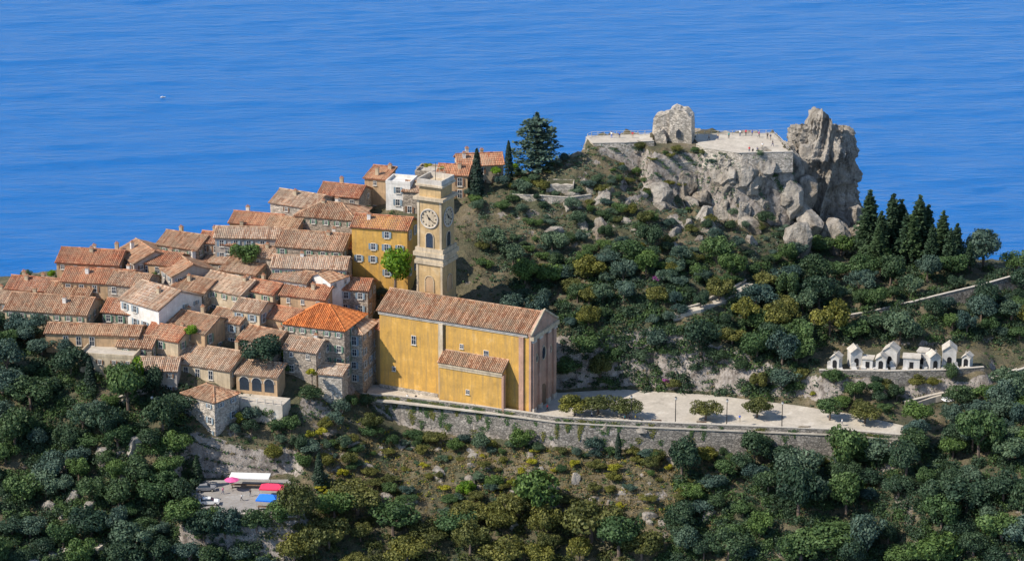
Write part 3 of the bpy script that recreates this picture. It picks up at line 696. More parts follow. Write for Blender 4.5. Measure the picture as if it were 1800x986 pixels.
    for fc in ('f', 'r'):
        hh = s/2-.25; loc = (c[0], c[1]-hh-.06, z(382)) if fc == 'f' else (c[0]+hh+.06, c[1], z(382)); rz = 0 if fc == 'f' else math.pi/2
        r = 2.15; pts = [(r*math.cos(t), r*math.sin(t)) for t in np.linspace(0, 2*math.pi, 33)[:-1]]
        k = MB().prism(pts, -.06, .05).obj('clock_face', CREAM, o, loc, (0, 0, rz)); q = MB(); ts = np.linspace(0, 2*math.pi, 33)
        for t0, t1 in zip(ts[:-1], ts[1:]): q.tube((r*math.cos(t0), -.1, r*math.sin(t0)), (r*math.cos(t1), -.1, r*math.sin(t1)), .17, n=5)
        q.obj('clock_rim', COPING, k)
        for i in range(12):
            t = i*math.pi/6; MB().box(-.13, .13, -.11, -.05, r*.70, r*.84).obj('hour_mark', DARK, k, None, (0, t, 0))
        MB().box(-.1, .1, -.13, -.09, -.3, r*.5).obj('hour_hand', DARK, k, None, (0, R(-35), 0)); MB().box(-.07, .07, -.16, -.13, -.4, r*.75).obj('minute_hand', DARK, k, None, (0, R(125), 0))
        MB().tube((0, -.19, 0), (0, -.06, 0), .28, n=8).obj('clock_hub', DARK, k)
    MB().tube((c[0], c[1], pz0), (c[0], c[1], pz1+3.2), .06).obj('lightning_rod', DARK, o)
church()

# ------------------------------------------------------------------ square, walls, paths
def sheet(name, pts, z, mat, thick=.3):
    P = [PZ(a, b, z) for a, b in pts]; n = len(P)
    m = MB().add([(p.x, p.y, z) for p in P]+[(p.x, p.y, z-thick) for p in P], [tuple(range(n)), tuple(range(2*n-1, n-1, -1))]+[(i+n, (i+1) % n+n, (i+1) % n, i) for i in range(n)])
    o = m.obj(name, mat); o['kind'] = 'structure'; return o
sheet('square', PLAZA, 0.02, PAVE)
sheet('viewing_terrace', [(1214,236),(1360,234),(1390,270),(1300,273),(1238,264)], 37.62, PAVE, .6)
sheet('lookout_platform', [(1032,239),(1147,235),(1147,249),(1042,252)], 38.42, PAVE, .6)
sheet('market_yard', [(337,844),(510,842),(518,903),(337,906)], -9.98, ASPH)
def polywall(name, pts, thick, top, down, mat, label, cop=1.0, cat='wall', batter=.12, copmat=COPING, cw=.2):
    """pts: world (x,y,z) line of the wall's outer edge; wall from z-down to z+top, coping stones as parts"""
    o = empty(name, pts[0]); tag(o, label, cat); P = [Vector(p) for p in pts]; o0 = P[0]
    L = sum((b-a).length for a, b in zip(P[:-1], P[1:])); k = max(2, int(L/2.0)); S = []; acc = 0
    for i in range(k+1):
        t = L*i/k; a = 0
        for p, q in zip(P[:-1], P[1:]):
            l = (q-p).length
            if t <= a+l+1e-6: S.append(p.lerp(q, min(1, (t-a)/l))); break
            a += l
    m = MB(); vs = []
    for i, p in enumerate(S):
        d = (S[min(i+1, len(S)-1)]-S[max(i-1, 0)]); d.z = 0; d.normalize(); nn = Vector((d.y, -d.x, 0))
        j = random.uniform(-.05, .05)
        vs += [p-o0+nn*(batter*down+.1*math.sin(i*1.7))-Vector((0,0,down)), p-o0+nn*.0+Vector((0,0,top)), p-o0-nn*thick+Vector((0,0,top)), p-o0-nn*thick-Vector((0,0,down))]
    fs = []
    for i in range(len(S)-1):
        a = i*4; b = a+4; fs += [(a, b, b+1, a+1), (a+1, b+1, b+2, a+2), (a+2, b+2, b+3, a+3)]
    fs += [(0, 1, 2, 3), tuple(len(vs)-4+i for i in (3, 2, 1, 0))]
    m.add(vs, fs); m.obj('masonry', mat, o)
    if cop:
        cs = MB().box(-cop/2+.015, cop/2-.015, -thick/2-cw*.4, thick/2+cw*.4, 0, .16).mesh('coping_stone', copmat); n = min(290, int(L/cop))
        for i in range(n):
            t = L*(i+.5)/n; a = 0
            for p, q in zip(P[:-1], P[1:]):
                l = (q-p).length
                if t <= a+l+1e-6:
                    c = p.lerp(q, (t-a)/l); d = (q-p); nn = Vector((d.y, -d.x, 0)).normalized()
                    link('coping_stone', cs, o, c-o0-nn*thick/2+Vector((0, 0, top+random.uniform(0, .025))), (0, -math.atan2(d.z, math.hypot(d.x, d.y)), math.atan2(d.y, d.x)+random.uniform(-.02, .02))); break
                a += l
    return o
polywall('retaining_wall', [PZ(a, b, 0) for a, b in ((636,700),(688,702),(778,713),(872,725),(977,740),(1060,745),(1136,749),(1330,757),(1480,763),(1588,772))], .5, .95, 8.5, STONEG, 'high grey stone retaining wall with pale parapet carrying the square')
polywall('garden_wall', [PY(a, b, c) for a, b, c in ((1418,572,591),(1460,563,592.5),(1530,551,594.5),(1600,535,597),(1660,520,599),(1731,503,602),(1790,486,606),(1860,474,609))], .5, .4, 5.5, STONEG, 'long curving stone wall with pale coping below the conifers')
polywall('path_wall', [h+Vector((0,0,.5)) for h in (hit(a, b) for a, b in ((1592,722),(1640,709),(1690,695),(1760,672),(1815,654))) if h], .6, .9, 3.0, STONEG, 'pale parapet of the path climbing away below the cemetery')
polywall('cemetery_wall', [PZ(a, b, 6.5) for a, b in ((1440,653),(1560,655),(1660,653),(1730,648))], .5, .3, 6.5, STONEG, 'tall stone wall holding up the cemetery', cop=1.1)
polywall('terrace_wall', [PZ(a, b, 37.6) for a, b in ((1224,260),(1238,267),(1300,276),(1394,274))], .5, .9, 4.0, STONEW, 'pale stone wall under the sunny viewing terrace')
polywall('lookout_wall', [PZ(a, b, 38.4) for a, b in ((1030,243),(1042,254),(1100,253),(1150,250))], .4, .2, 3.5, STONEW, 'low stone wall under the railed lookout platform')
polywall('market_wall', [PZ(a, b, -10) for a, b in ((330,908),(430,909),(524,906))], .5, .7, 3.0, STONEW, 'low pale wall in front of the market yard')
polywall('garden_terrace_wall', [h for h in (hit(a, b) for a, b in ((1185,552),(1225,541),(1262,526),(1290,512),(1312,500))) if h], .4, .6, 1.5, STONEW, 'pale low wall edging the garden path above the square', cop=.9)
polywall('garden_terrace_wall', [h for h in (hit(a, b) for a, b in ((1310,318),(1335,316),(1362,314))) if h], .4, .9, 1.5, STONEW, 'short pale wall below the viewing terrace steps', cop=.9)
polywall('garden_terrace_wall', [h for h in (hit(a, b) for a, b in ((1160,302),(1195,300),(1222,301))) if h], .4, .7, 1.5, STONEW, 'short pale wall on the slope under the castle ruin', cop=.9)
polywall('garden_terrace_wall', [h for h in (hit(a, b) for a, b in ((900,355),(950,352),(1000,356),(1040,352))) if h], .4, 1.0, 2, STONEW, 'dry stone terrace wall below the stone hut', cop=.9)
polywall('lane_wall', [h for h in (hit(a, b) for a, b in ((148,735),(190,718),(236,700),(262,690))) if h], .5, 1.0, 3.0, STONEW, 'pale lane parapet among the trees below the village', cop=.9)
for nm, pts in (('garden_path', ((1180,556),(1225,546),(1265,531),(1295,516),(1318,502))), ('climbing_path', ((1590,714),(1640,702),(1690,688),(1760,665),(1815,648))), ('lane', ((150,726),(195,710),(240,694))), ('footpath', ((40,990),(80,978),(120,970),(170,962),(200,940)))):
    q = [hit(a, b) for a, b in pts]; q = [p for p in q if p]
    m = MB(); vs = []
    for i, p in enumerate(q):
        d = (q[min(i+1, len(q)-1)]-q[max(i-1, 0)]).normalized(); nn = Vector((-d.y, d.x, 0)); vs += [p+nn*1.5+Vector((0,0,.45)), p-nn*1.5+Vector((0,0,.45)), p-nn*1.5-Vector((0,0,1)), p+nn*1.5-Vector((0,0,1))]
    fs = []
    for i in range(len(q)-1):
        a = i*4; b = a+4; fs += [(a, a+1, b+1, b), (a+1, a+2, b+2, b+1), (a+3, a, b, b+3)]
    m.add(vs, fs); m.obj(nm, PAVE)['kind'] = 'structure'

# ------------------------------------------------------------------ castle ruin and rocks
def ruin():
    c = PZ(1183, 246, 37.6); o = empty('castle_ruin', c, R(-14)); tag(o, 'crumbling castle wall of pale stone beside the viewing terrace', 'ruin')
    def chunk(x0, x1, y0, y1, z0, tops, nm):
        n = len(tops); xs = np.linspace(x0, x1, n); pts = [(x0, z0), (x1, z0)]+[(xs[i], tops[i]) for i in range(n-1, -1, -1)]
        me = MB().prism(pts, y0, y1).mesh(nm, STONEW); bm = bmesh.new(); bm.from_mesh(me); bmesh.ops.triangulate(bm, faces=bm.faces[:]); bmesh.ops.subdivide_edges(bm, edges=bm.edges[:], cuts=3, use_grid_fill=True)
        for v in bm.verts:
            k = float(fbm(np.array(v.co.x*.9), np.array(v.co.y*.9), np.array(v.co.z*.9), 3)); v.co += Vector((k, float(vnoise(np.array(v.co.z), np.array(v.co.x))), .5*k))*.28
        bm.to_mesh(me); bm.free(); return link(nm, me, o)
    chunk(-.6, 4.9, -2.0, 2.4, -4, [8.0, 8.5, 8.3, 8.0, 7.9, 7.3, 6.5], 'wall_tower')
    chunk(-5.0, -.4, -1.2, 2.0, -5, [4.2, 6.2, 6.6, 6.5, 6.9, 7.1, 7.4], 'wall_stub')
    chunk(-3.8, -1.2, -3.2, -1.0, -5, [2.2, 3.4, 3.0, 1.2], 'fallen_wall')
    MB().prism([(1.2, 1.2), (2.4, 1.2), (2.4, 2.8), (1.8, 3.4), (1.2, 2.8)], -2.5, -2.2).obj('hole_shade_panel', GLASS_SHADE, o)  # dark plate in front of the wall, colouring in the hole's shade
ruin()
def rockmesh(seed, sub=3):
    bm = bmesh.new(); bmesh.ops.create_icosphere(bm, subdivisions=sub, radius=1.0); r = random.Random(seed)
    pl = [(Vector((r.gauss(0,1), r.gauss(0,1), r.gauss(0,.7))).normalized(), r.uniform(.45, .85)) for _ in range(16)]
    for v in bm.verts:
        p = v.co.copy()
        for n, d in pl:
            e = p.dot(n)-d
            if e > 0: p -= n*e
        k = float(fbm(np.array(p.x*2.2+seed), np.array(p.y*2.2), np.array(p.z*2.2), 4, True)); v.co = p*(1+.07*k)
    me = bpy.data.meshes.new('rock'); bm.to_mesh(me); bm.free(); me.materials.append(ROCK); return me
ROCKS = [rockmesh(i, 4) for i in range(5)]
def rock_at(px, py, Y, sx, sy, sz, label, i=0, rz=None, name='rock_outcrop', group=None):
    p = PY(px, py, Y); o = link(name, ROCKS[i % 5], None, p, (random.uniform(-.2, .2), random.uniform(-.2, .2), random.uniform(0, 6) if rz is None else rz)); o.scale = (sx, sy, sz)
    tag(o, label, 'rock', group); return o
def cliff(pc, cy, RX, RY, zb, flat=None, grow=.45, na=220, nv=110):
    cx = PY(pc, 260, cy).x; nc = 14
    prof_px = [1365,1385,1396,1408,1424,1430,1435,1442,1450,1457,1470,1490,1497,1515]; prof_py = [245,231,224,224,227,214,198,197,206,222,226,228,236,262]
    PXs = [PY(p, 230, 652).x for p in prof_px]; PZs = [zat(p, 652) for p in prof_py]
    vs = []; A = np.linspace(0, 2*math.pi, na, endpoint=False)
    for j in range(nv+nc):
        v = min(1, j/(nv-1)); sh_ = 1.0 if j < nv else 1-(j-nv+1)/(nc+.3)
        for a in A:
            k = 1+grow*(1-v)**1.4; rx = RX*k; ry = RY*k
            x = cx+math.cos(a)*rx*sh_; y = cy+math.sin(a)*ry*sh_
            tz = zat(float(np.interp(x, PXs, prof_py)), min(max(y, 642), 668))-.4 if flat is None else flat; z = zb+(tz-zb)*v
            vs.append((x, y, z, a, sh_))
    V = np.array(vs); x, y, z, a, sh_ = V.T
    fis = fbm(a*3.2+np.sin(z*.1), z*.045, 2.0, 4, True); lump = fbm(x*.16, y*.16, z*.13, 4, True); fine = fbm(x*.6, y*.6, z*.6, 3, True)
    q = lambda t: np.floor(t*2.5)/2.5*.7+t*.3                        # broken faces, not soft lumps
    d = (1.15*q(fis)+1.0*q(lump)+.4*fine-1.0)*np.clip(sh_*1.2, 0, 1); strata = .3*np.sign(np.sin(z*.9+1.5*lump))*np.abs(np.sin(z*.9+1.5*lump))**.5
    x = x+np.cos(a)*(d+strata); y = y+np.sin(a)*(d+strata); z = z+np.where(sh_ < 1, .9*fine if flat is None else -.4+.1*fine, .25*fine)
    n = na; fs = []
    for j in range(nv+nc-1):
        for i in range(n): fs.append((j*n+i, j*n+(i+1) % n, (j+1)*n+(i+1) % n, (j+1)*n+i))
    fs.append(tuple((nv+nc-1)*n+i for i in range(n)))
    me = bpy.data.meshes.new('cliff'); me.from_pydata(np.stack([x, y, z], 1).tolist(), [], fs); me.materials.append(ROCK)
    o = link('cliff', me); o['kind'] = 'structure'
cliff(1446, 654.0, 6.6, 10.0, 8.0)
cliff(1308, 646.0, 10.6, 12.0, 16.0, 36.9, .30, 260, 90)
cliff(1095, 649.5, 7.6, 6.2, 20.0, 37.0, .40, 200, 80)
cliff(1195, 652.0, 7.0, 11.0, 20.0, 36.9, .40, 180, 80)
CL = 'grey limestone crag of the sheer cliff under the ruins'; CG = 'limestone crags of the cliff'
for k, a in enumerate(((1412,290,645,3.5,4,5),(1385,300,641,4,4,5),(1415,345,638,4,4,5),(1395,350,634,4,4,5),(1425,395,632,5,4,6),(1500,400,642,3.5,4,5.5),(1460,420,632,5,4,5),(1510,425,640,3.5,4,4.5),(1405,420,624,4.5,4,5),(1360,330,636,4,4,4))):
    rock_at(*a, CL, k, group=CG)
SG = 'rocks scattered on the garden slope'
rr = random.Random(5); nrock = 0
while nrock < 60:
    px, py = rr.uniform(960, 1420), rr.uniform(330, 445)
    if py < 250+(abs(px-1200)*.02): continue
    p = hit(px, py)
    if p is None or inpoly(ZONES[1][0], np.array([p.x]), np.array([p.y]))[0]: continue
    s = rr.uniform(1.0, 3.6)*(1.15 if px > 1100 else .8)
    o = link('boulder', ROCKS[nrock % 5], None, p+Vector((0, .35*s, -.4*s)), (rr.uniform(-.3,.3), rr.uniform(-.3,.3), rr.uniform(0, 6))); f_ = rr.uniform(.7, 1.3); o.scale = (s*1.3, s, s*f_); nrock += 1
    tag(o, ('small ' if s < 1.6 else 'huge ' if s > 3 else 'large ' if s > 2.3 else '')+('upright ' if f_ > 1.1 else 'flat ' if f_ < .88 else '')+'pale limestone rock on the steep garden slope under '+('the viewing terrace' if px > 1230 else 'the castle ruin' if px > 1130 else 'the lookout platform' if px > 1020 else 'the cedar'), 'rock', SG)
for k in range(70):
    px, py = rr.uniform(560, 1260), rr.uniform(775, 930)
    p = hit(px, py)
    if p is None: continue
    s = rr.uniform(.5, 1.9)
    o = link('boulder', ROCKS[k % 5], None, p-Vector((0, 0, .4*s)), (rr.uniform(-.3,.3), rr.uniform(-.3,.3), rr.uniform(0, 6))); o.scale = (s*1.4, s, s*.9)
    tag(o, ('small ' if s < .9 else 'large ' if s > 1.45 else '')+'weathered rock on the scrubby slope below '+('the church' if px < 950 else 'the square'), 'rock', 'rocks below the retaining wall')
for k, (px, py) in enumerate(((130,880),(160,895),(190,870),(110,910),(205,830),(180,812),(90,895),(215,850),(300,800),(330,795),(240,790))):
    p = hit(px, py); s = rr.uniform(1, 2.4)
    o = link('boulder', ROCKS[k % 5], None, p, (0, 0, k)); o.scale = (s*1.3, s, s*1.1); tag(o, 'grey rock among the trees below the village', 'rock', 'rocks below the village')

# ------------------------------------------------------------------ plants
def leaves(cs, nrm, size, tint, mat, name, asp=.65):
    n = len(cs); a = np.cross(nrm, rng.normal(size=(n, 3))); a /= np.linalg.norm(a, axis=1)[:, None]+1e-9; b = np.cross(nrm, a)
    s = (size*rng.uniform(.6, 1.35, n))[:, None]
    k = rng.uniform(.0, .35, n)[:, None]*nrm*s
    v = np.stack([cs-a*s, cs-b*s*asp+k, cs+a*s, cs+b*s*asp-k], 1).reshape(-1, 3)
    me = bpy.data.meshes.new(name); me.vertices.add(4*n); me.vertices.foreach_set('co', v.ravel())
    me.loops.add(4*n); me.loops.foreach_set('vertex_index', np.arange(4*n)); me.polygons.add(n); me.polygons.foreach_set('loop_start', np.arange(0, 4*n, 4)); me.update()
    at = me.attributes.new('tint', 'FLOAT', 'FACE'); at.data.foreach_set('value', np.clip(tint, 0, 1)); me.materials.append(mat); return me
def lobes(k, n, spread, flat=.75, up=.0):
    r = random.Random(k); C = []
    for i in range(n):
        t = r.uniform(0, 6.283); d = spread*math.sqrt(r.random())
        C.append((d*math.cos(t), d*math.sin(t), up+r.uniform(-.3, .5)*(1.25-d), r.uniform(.2, .5)))
    return C
def crown(k, n, size, mat, nl=9, spread=.62, flat=.75, base=.62, name='crown'):
    """unit crown of radius about 1 centred on z = base+... ; trunk foot at z = 0"""
    C = lobes(k, nl, spread); cs = []; nr = []; tn = []
    for (x, y, z, r) in C:
        m = int(n*r*r/sum(c[3]**2 for c in C)); d = rng.normal(size=(m, 3)); d /= np.linalg.norm(d, axis=1)[:, None]
        rad = r*rng.uniform(.55, 1.08, m)**.6; p = d*rad[:, None]*np.array([1, 1, flat])+np.array([x, y, z])
        cs.append(p); nr.append(d+rng.normal(size=(m, 3))*.45); tn.append(rng.uniform(.2, .85, m)+.18*rng.normal()+.0*m)
    cs = np.concatenate(cs); nr = np.concatenate(nr); nr /= np.linalg.norm(nr, axis=1)[:, None]; cs[:, 2] += base+.45
    return leaves(cs, nr, size, np.concatenate(tn), mat, name)
def trunkm(k, h=1.0, r=.07):
    q = random.Random(k); m = MB(); top = (q.uniform(-.06,.06), q.uniform(-.06,.06), .62*h); m.tube((0,0,-.3), top, r*1.25, r*.8, 7)
    for i in range(5):
        t = i*1.257+q.random(); m.tube(top, (math.cos(t)*.42, math.sin(t)*.42, h*(.95+q.random()*.25)), r*.6, r*.2, 5)
    return m.mesh('trunk', BARK)
TR = [trunkm(i) for i in range(4)]
KIND = {}
for nm, mat, n, sz, nl, sp_, fl in (('olive', L_OLIVE, 3200, .062, 20, .82, .72), ('dark', L_DARK, 3200, .062, 19, .76, .85), ('mid', L_MID, 3000, .064, 18, .76, .85), ('blue', L_BLUE, 3000, .062, 20, .8, .76), ('lime', L_LIME, 2600, .07, 15, .66, .9), ('yellow', L_YEL, 900, .09, 9, .62, .6), ('flower', L_FLOW, 900, .09, 8, .6, .7)):
    KIND[nm] = [crown(k*17+len(nm), n, sz, mat, nl, sp_, fl) for k in range(6)]
def cypm(k):
    n = 1800; t = rng.random(n)**.8; an = rng.uniform(0, 6.283, n); prof = .085*np.minimum(1, (1-t)*2.2)**.7*np.minimum(1, t*7+.35)
    rad = prof*rng.uniform(.55, 1.12, n); cs = np.stack([rad*np.cos(an), rad*np.sin(an), t*.96+.04], 1); nr = np.stack([np.cos(an), np.sin(an), .7+0*an], 1)+rng.normal(size=(n, 3))*.35; nr /= np.linalg.norm(nr, axis=1)[:, None]
    return leaves(cs, nr, .018, rng.random(n), L_CYP, 'crown')
def conm(k, layered=False, mat=None):
    cs = []; nr = []; tn = []; q = random.Random(k); L = 13 if not layered else 9
    for i in range(L):
        z = .16+.8*i/L; rr_ = (.30 if not layered else .42)*(1-z*.96)**(.8 if not layered else .55)*q.uniform(.8, 1.1)
        nb = 9 if not layered else 8
        for j in range(nb):
            t = j*6.283/nb+q.random()*.6; ln = rr_*q.uniform(.65, 1.15); m = int(22+90*ln)
            u = rng.random(m)**.7; w_ = rng.normal(size=m)*.028*(1.2-u*.6)*(1 if not layered else 1.5); dz = -u*ln*(.35 if not layered else .02)+rng.normal(size=m)*.012
            cs.append(np.stack([math.cos(t)*u*ln-math.sin(t)*w_, math.sin(t)*u*ln+math.cos(t)*w_, z+dz], 1)); d = rng.normal(size=(m, 3))*.5+np.array([0, 0, 1.0]); nr.append(d); tn.append(rng.random(m)*.5+.5*u)
    m = 40; cs.append(np.stack([rng.normal(size=m)*.012, rng.normal(size=m)*.012, .93+.08*rng.random(m)], 1)); nr.append(rng.normal(size=(m, 3))); tn.append(rng.random(m))
    cs = np.concatenate(cs); nr = np.concatenate(nr); nr /= np.linalg.norm(nr, axis=1)[:, None]
    return leaves(cs, nr, .026, np.concatenate(tn), mat or L_DARK, 'crown')
CYP = [cypm(i) for i in range(2)]; CON = [conm(i) for i in range(3)]; CED = conm(9, True, L_BLUE)
CTR = MB().tube((0,0,-.05), (0,0,.95), .02, .004, 6).mesh('trunk', BARK)
def plant(name, loc, me, tr, sc_, label, cat, group=None, rz=None):
    o = empty(name, loc, random.uniform(0, 6.28) if rz is None else rz); o.scale = sc_ if isinstance(sc_, tuple) else (sc_,)*3
    tag(o, label, cat, group); link('crown', me, o)
    if tr: link('trunk', tr, o)
    return o
def blocked(x, y, r=0.6):
    for (cx, cy, rad, _, rz, w_, d_) in FOOT:
        if abs(x-cx)+abs(y-cy) > 40: continue
        dx, dy = x-cx, y-cy; lx = dx*math.cos(rz)+dy*math.sin(rz); ly = -dx*math.sin(rz)+dy*math.cos(rz)
        if abs(lx) < w_/2+r and abs(ly) < d_/2+r: return True
    return False
ZP = [z[0] for z in ZONES]
def inzone(x, y): return any(inpoly(P, np.array([x]), np.array([y]))[0] for P in ZP)
CNT = {}
def inpix(P, x, y):
    c = False; j = len(P)-1
    for i in range(len(P)):
        if (P[i][1] > y) != (P[j][1] > y) and x < (P[j][0]-P[i][0])*(y-P[i][1])/(P[j][1]-P[i][1])+P[i][0]: c = not c
        j = i
    return c
def scatter(poly, n, kinds, smin, smax, label, group, seed, name='tree', cat='tree', mind=1.6, trunk=True, squash=1.0, margin=.6):
    q = random.Random(seed); xs = [p[0] for p in poly]; ys = [p[1] for p in poly]; got = 0; pos = []
    for _ in range(n*8):
        if got >= n: break
        px, py = q.uniform(min(xs), max(xs)), q.uniform(min(ys), max(ys))
        if not inpix(poly, px, py): continue
        p = hit(px, py)
        if p is None or inzone(p.x, p.y) or blocked(p.x, p.y, margin): continue
        s = q.uniform(smin, smax)
        if any((p.x-a)**2+(p.y-b)**2 < (mind*(s+c)/2)**2 for a, b, c in pos): continue
        pos.append((p.x, p.y, s)); k = q.choice(kinds); lb = label[k] if isinstance(label, dict) else label
        st = q.choice((.72, .9, 1.0, 1.25)); t_ = (s-smin)/(smax-smin)
        lb = ('small ' if t_ < .3 else 'large ' if t_ > .72 else '')+('spreading ' if st < .8 else 'upright ' if st > 1.1 else '')+lb
        plant(name, p-Vector((0, 0, .15)), q.choice(KIND[k]), q.choice(TR) if trunk else None, (s*q.uniform(.85, 1.2), s*q.uniform(.85, 1.2), s*squash*st), lb, cat, group)
        got += 1
    CNT[group] = CNT.get(group, 0)+got
def lab(t): return {k: f'{w} {t}' for k, w in (('olive', 'olive green'), ('dark', 'dark evergreen'), ('mid', 'mid green'), ('blue', 'blue green'), ('lime', 'bright green'), ('yellow', 'yellow green'))}
W_ = []     # polygons of the closed canopy that is not counted tree by tree
def wood(poly, n, kinds, smin, smax, label, group, seed, **k):
    scatter(poly, n, kinds, smin, smax, label, group, seed, **k)
wood([(985,690),(985,600),(880,560),(870,500),(820,470),(830,420),(1010,430),(1200,450),(1420,470),(1430,560),(1290,560),(1400,640),(1400,712),(1250,696),(1090,684)], 62, ['dark','blue','blue','mid','olive'], 1.7, 4.3, lab('tree on the wooded slope right of the church'), 'trees right of the church', 1, mind=1.05)
scatter([(815,300),(1000,290),(1040,300),(1080,350),(1200,380),(1380,395),(1420,520),(1200,520),(830,480)], 150, ['blue','blue','mid','olive','dark'], 1.0, 2.2, lab('bush among the rocks of the garden below the ruins'), 'bushes in the garden below the ruins', 2, name='bush', cat='bush', mind=1.0, trunk=False, squash=.85)
wood([(1370,470),(1520,400),(1700,440),(1790,480),(1720,510),(1560,545),(1430,565),(1370,540)], 38, ['dark','dark','blue','mid'], 2.0, 5.0, lab('tree in the wood above the curving stone wall'), 'trees above the curving wall', 3, mind=.95)
wood([(1290,575),(1420,585),(1560,570),(1740,530),(1810,510),(1810,606),(1700,606),(1450,612),(1420,650),(1330,650)], 36, ['dark','blue','mid','olive'], 1.6, 4.2, lab('tree between the curving stone wall and the cemetery'), 'trees above the cemetery', 4, mind=1.0)
wood([(1400,665),(1700,672),(1600,705),(1560,735),(1420,715)], 14, ['dark','mid','olive'], 1.6, 2.6, lab('tree at the foot of the cemetery wall'), 'trees below the cemetery wall', 5, mind=1.1)
wood([(1590,752),(1640,728),(1720,712),(1820,690),(1820,800),(1590,800)], 20, ['dark','blue','mid'], 2.4, 3.8, lab('tree below the climbing path'), 'trees below the path', 6, mind=1.0)
wood([(1190,840),(1280,810),(1600,805),(1820,790),(1820,1010),(1160,1010)], 62, ['dark','dark','blue','mid'], 2.0, 5.4, lab('tree in the dense wood under the end of the square'), 'trees of the lower wood', 7, mind=.95)
wood([(470,1010),(490,905),(600,900),(760,930),(900,900),(1020,940),(1150,960),(1150,1010)], 26, ['olive','olive','olive','mid'], 2.4, 5.8, lab('broad crowned tree in the foreground below the rocks'), 'olive trees in the foreground', 8, mind=.9)
scatter([(560,780),(900,800),(1240,815),(1240,900),(1000,920),(760,910),(560,880)], 95, ['olive','yellow','mid','blue','olive'], .8, 2.0, lab('bush on the rocky slope under the retaining wall'), 'bushes below the retaining wall', 9, name='bush', cat='bush', mind=1.15, trunk=False, squash=.75)
wood([(-20,600),(75,600),(140,640),(330,660),(320,780),(340,840),(330,1010),(-20,1010)], 66, ['dark','dark','blue','mid'], 1.9, 5.2, lab('tree in the wood below the low end of the village'), 'trees below the village', 10, mind=.95)
wood([(330,912),(480,914),(470,1010),(330,1010)], 10, ['dark','blue','mid'], 2.4, 3.8, lab('tree below the market yard'), 'trees below the market yard', 11, mind=.95)
scatter([(400,745),(560,700),(660,712),(660,790),(560,860),(520,832),(420,800)], 26, ['mid','dark','blue','olive','yellow'], 1.3, 2.6, lab('tree on the bank between the market yard and the church wall'), 'trees on the bank below the village houses', 12, mind=1.1)
scatter([(20,440),(560,330),(700,360),(660,680),(420,690),(60,600)], 26, ['mid','dark','blue','lime'], 1.2, 2.2, lab('small tree in a lane between the village houses'), 'small trees between the houses', 13, mind=1.3, margin=.2)
wood([(-20,520),(30,530),(80,560),(60,610),(-20,620)], 9, ['dark','blue'], 2.2, 3.4, lab('tree beside the last house of the village'), 'trees at the tip of the village', 14, mind=.95)
def canopy(name, polys, n, mat, seed, label, smin=1.0, smax=2.2):
    q = random.Random(seed); CS = []; NR = []; TN = []
    for poly in polys:
        xs = [p[0] for p in poly]; ys = [p[1] for p in poly]; got = 0
        for _ in range(n*6):
            if got >= n: break
            px, py = q.uniform(min(xs), max(xs)), q.uniform(min(ys), max(ys))
            if not inpix(poly, px, py): continue
            p = hit(px, py)
            if p is None or inzone(p.x, p.y) or blocked(p.x, p.y, .8): continue
            r = q.uniform(smin, smax); m = int(155*r); d = rng.normal(size=(m, 3)); d /= np.linalg.norm(d, axis=1)[:, None]
            lump = 1+.35*np.sin(d[:, 0]*5+seed+got)*np.cos(d[:, 1]*4+got); c = d*(r*lump*rng.uniform(.7, 1.05, m))[:, None]*np.array([1, 1, .8]); c[:, 2] = np.abs(c[:, 2])
            CS.append(c+np.array(p)); NR.append(d+rng.normal(size=(m, 3))*.45); TN.append(rng.uniform(.1, .9, m)); got += 1
    cs = np.concatenate(CS); nr = np.concatenate(NR); nr /= np.linalg.norm(nr, axis=1)[:, None]
    tag(link(name, leaves(cs, nr, .21, np.concatenate(TN), mat, name)), label, 'undergrowth', kind='stuff')
RIGHT = [(1370,470),(1520,400),(1790,480),(1810,606),(1450,612),(1400,712),(1000,690),(985,600),(870,500),(1000,460)]
LOWR = [(1190,830),(1600,800),(1820,670),(1820,1010),(1160,1010)]; LOWL = [(-20,540),(75,600),(330,660),(340,840),(470,912),(470,1010),(-20,1010)]
canopy('woodland_undergrowth', [RIGHT, LOWR, LOWL], 430, L_DARK, 31, 'dark closed undergrowth under the trees')
canopy('leafy_undergrowth', [RIGHT, LOWR, LOWL], 250, L_MID, 32, 'mid green leafy undergrowth under the trees')
canopy('foreground_undergrowth', [[(470,1010),(490,890),(760,925),(900,890),(1150,955),(1150,1010)]], 110, L_OLIVE, 33, 'olive green undergrowth along the foot of the slope')
scatter([(640,768),(780,778),(900,785),(1050,795),(1150,800),(1330,806),(1500,812),(1500,826),(1150,815),(900,802),(640,786)], 44, ['olive','mid','dark','blue'], 1.0, 2.6, lab('bush growing against the foot of the retaining wall'), 'bushes at the foot of the retaining wall', 41, name='bush', cat='bush', mind=1.0, trunk=False, squash=.9)
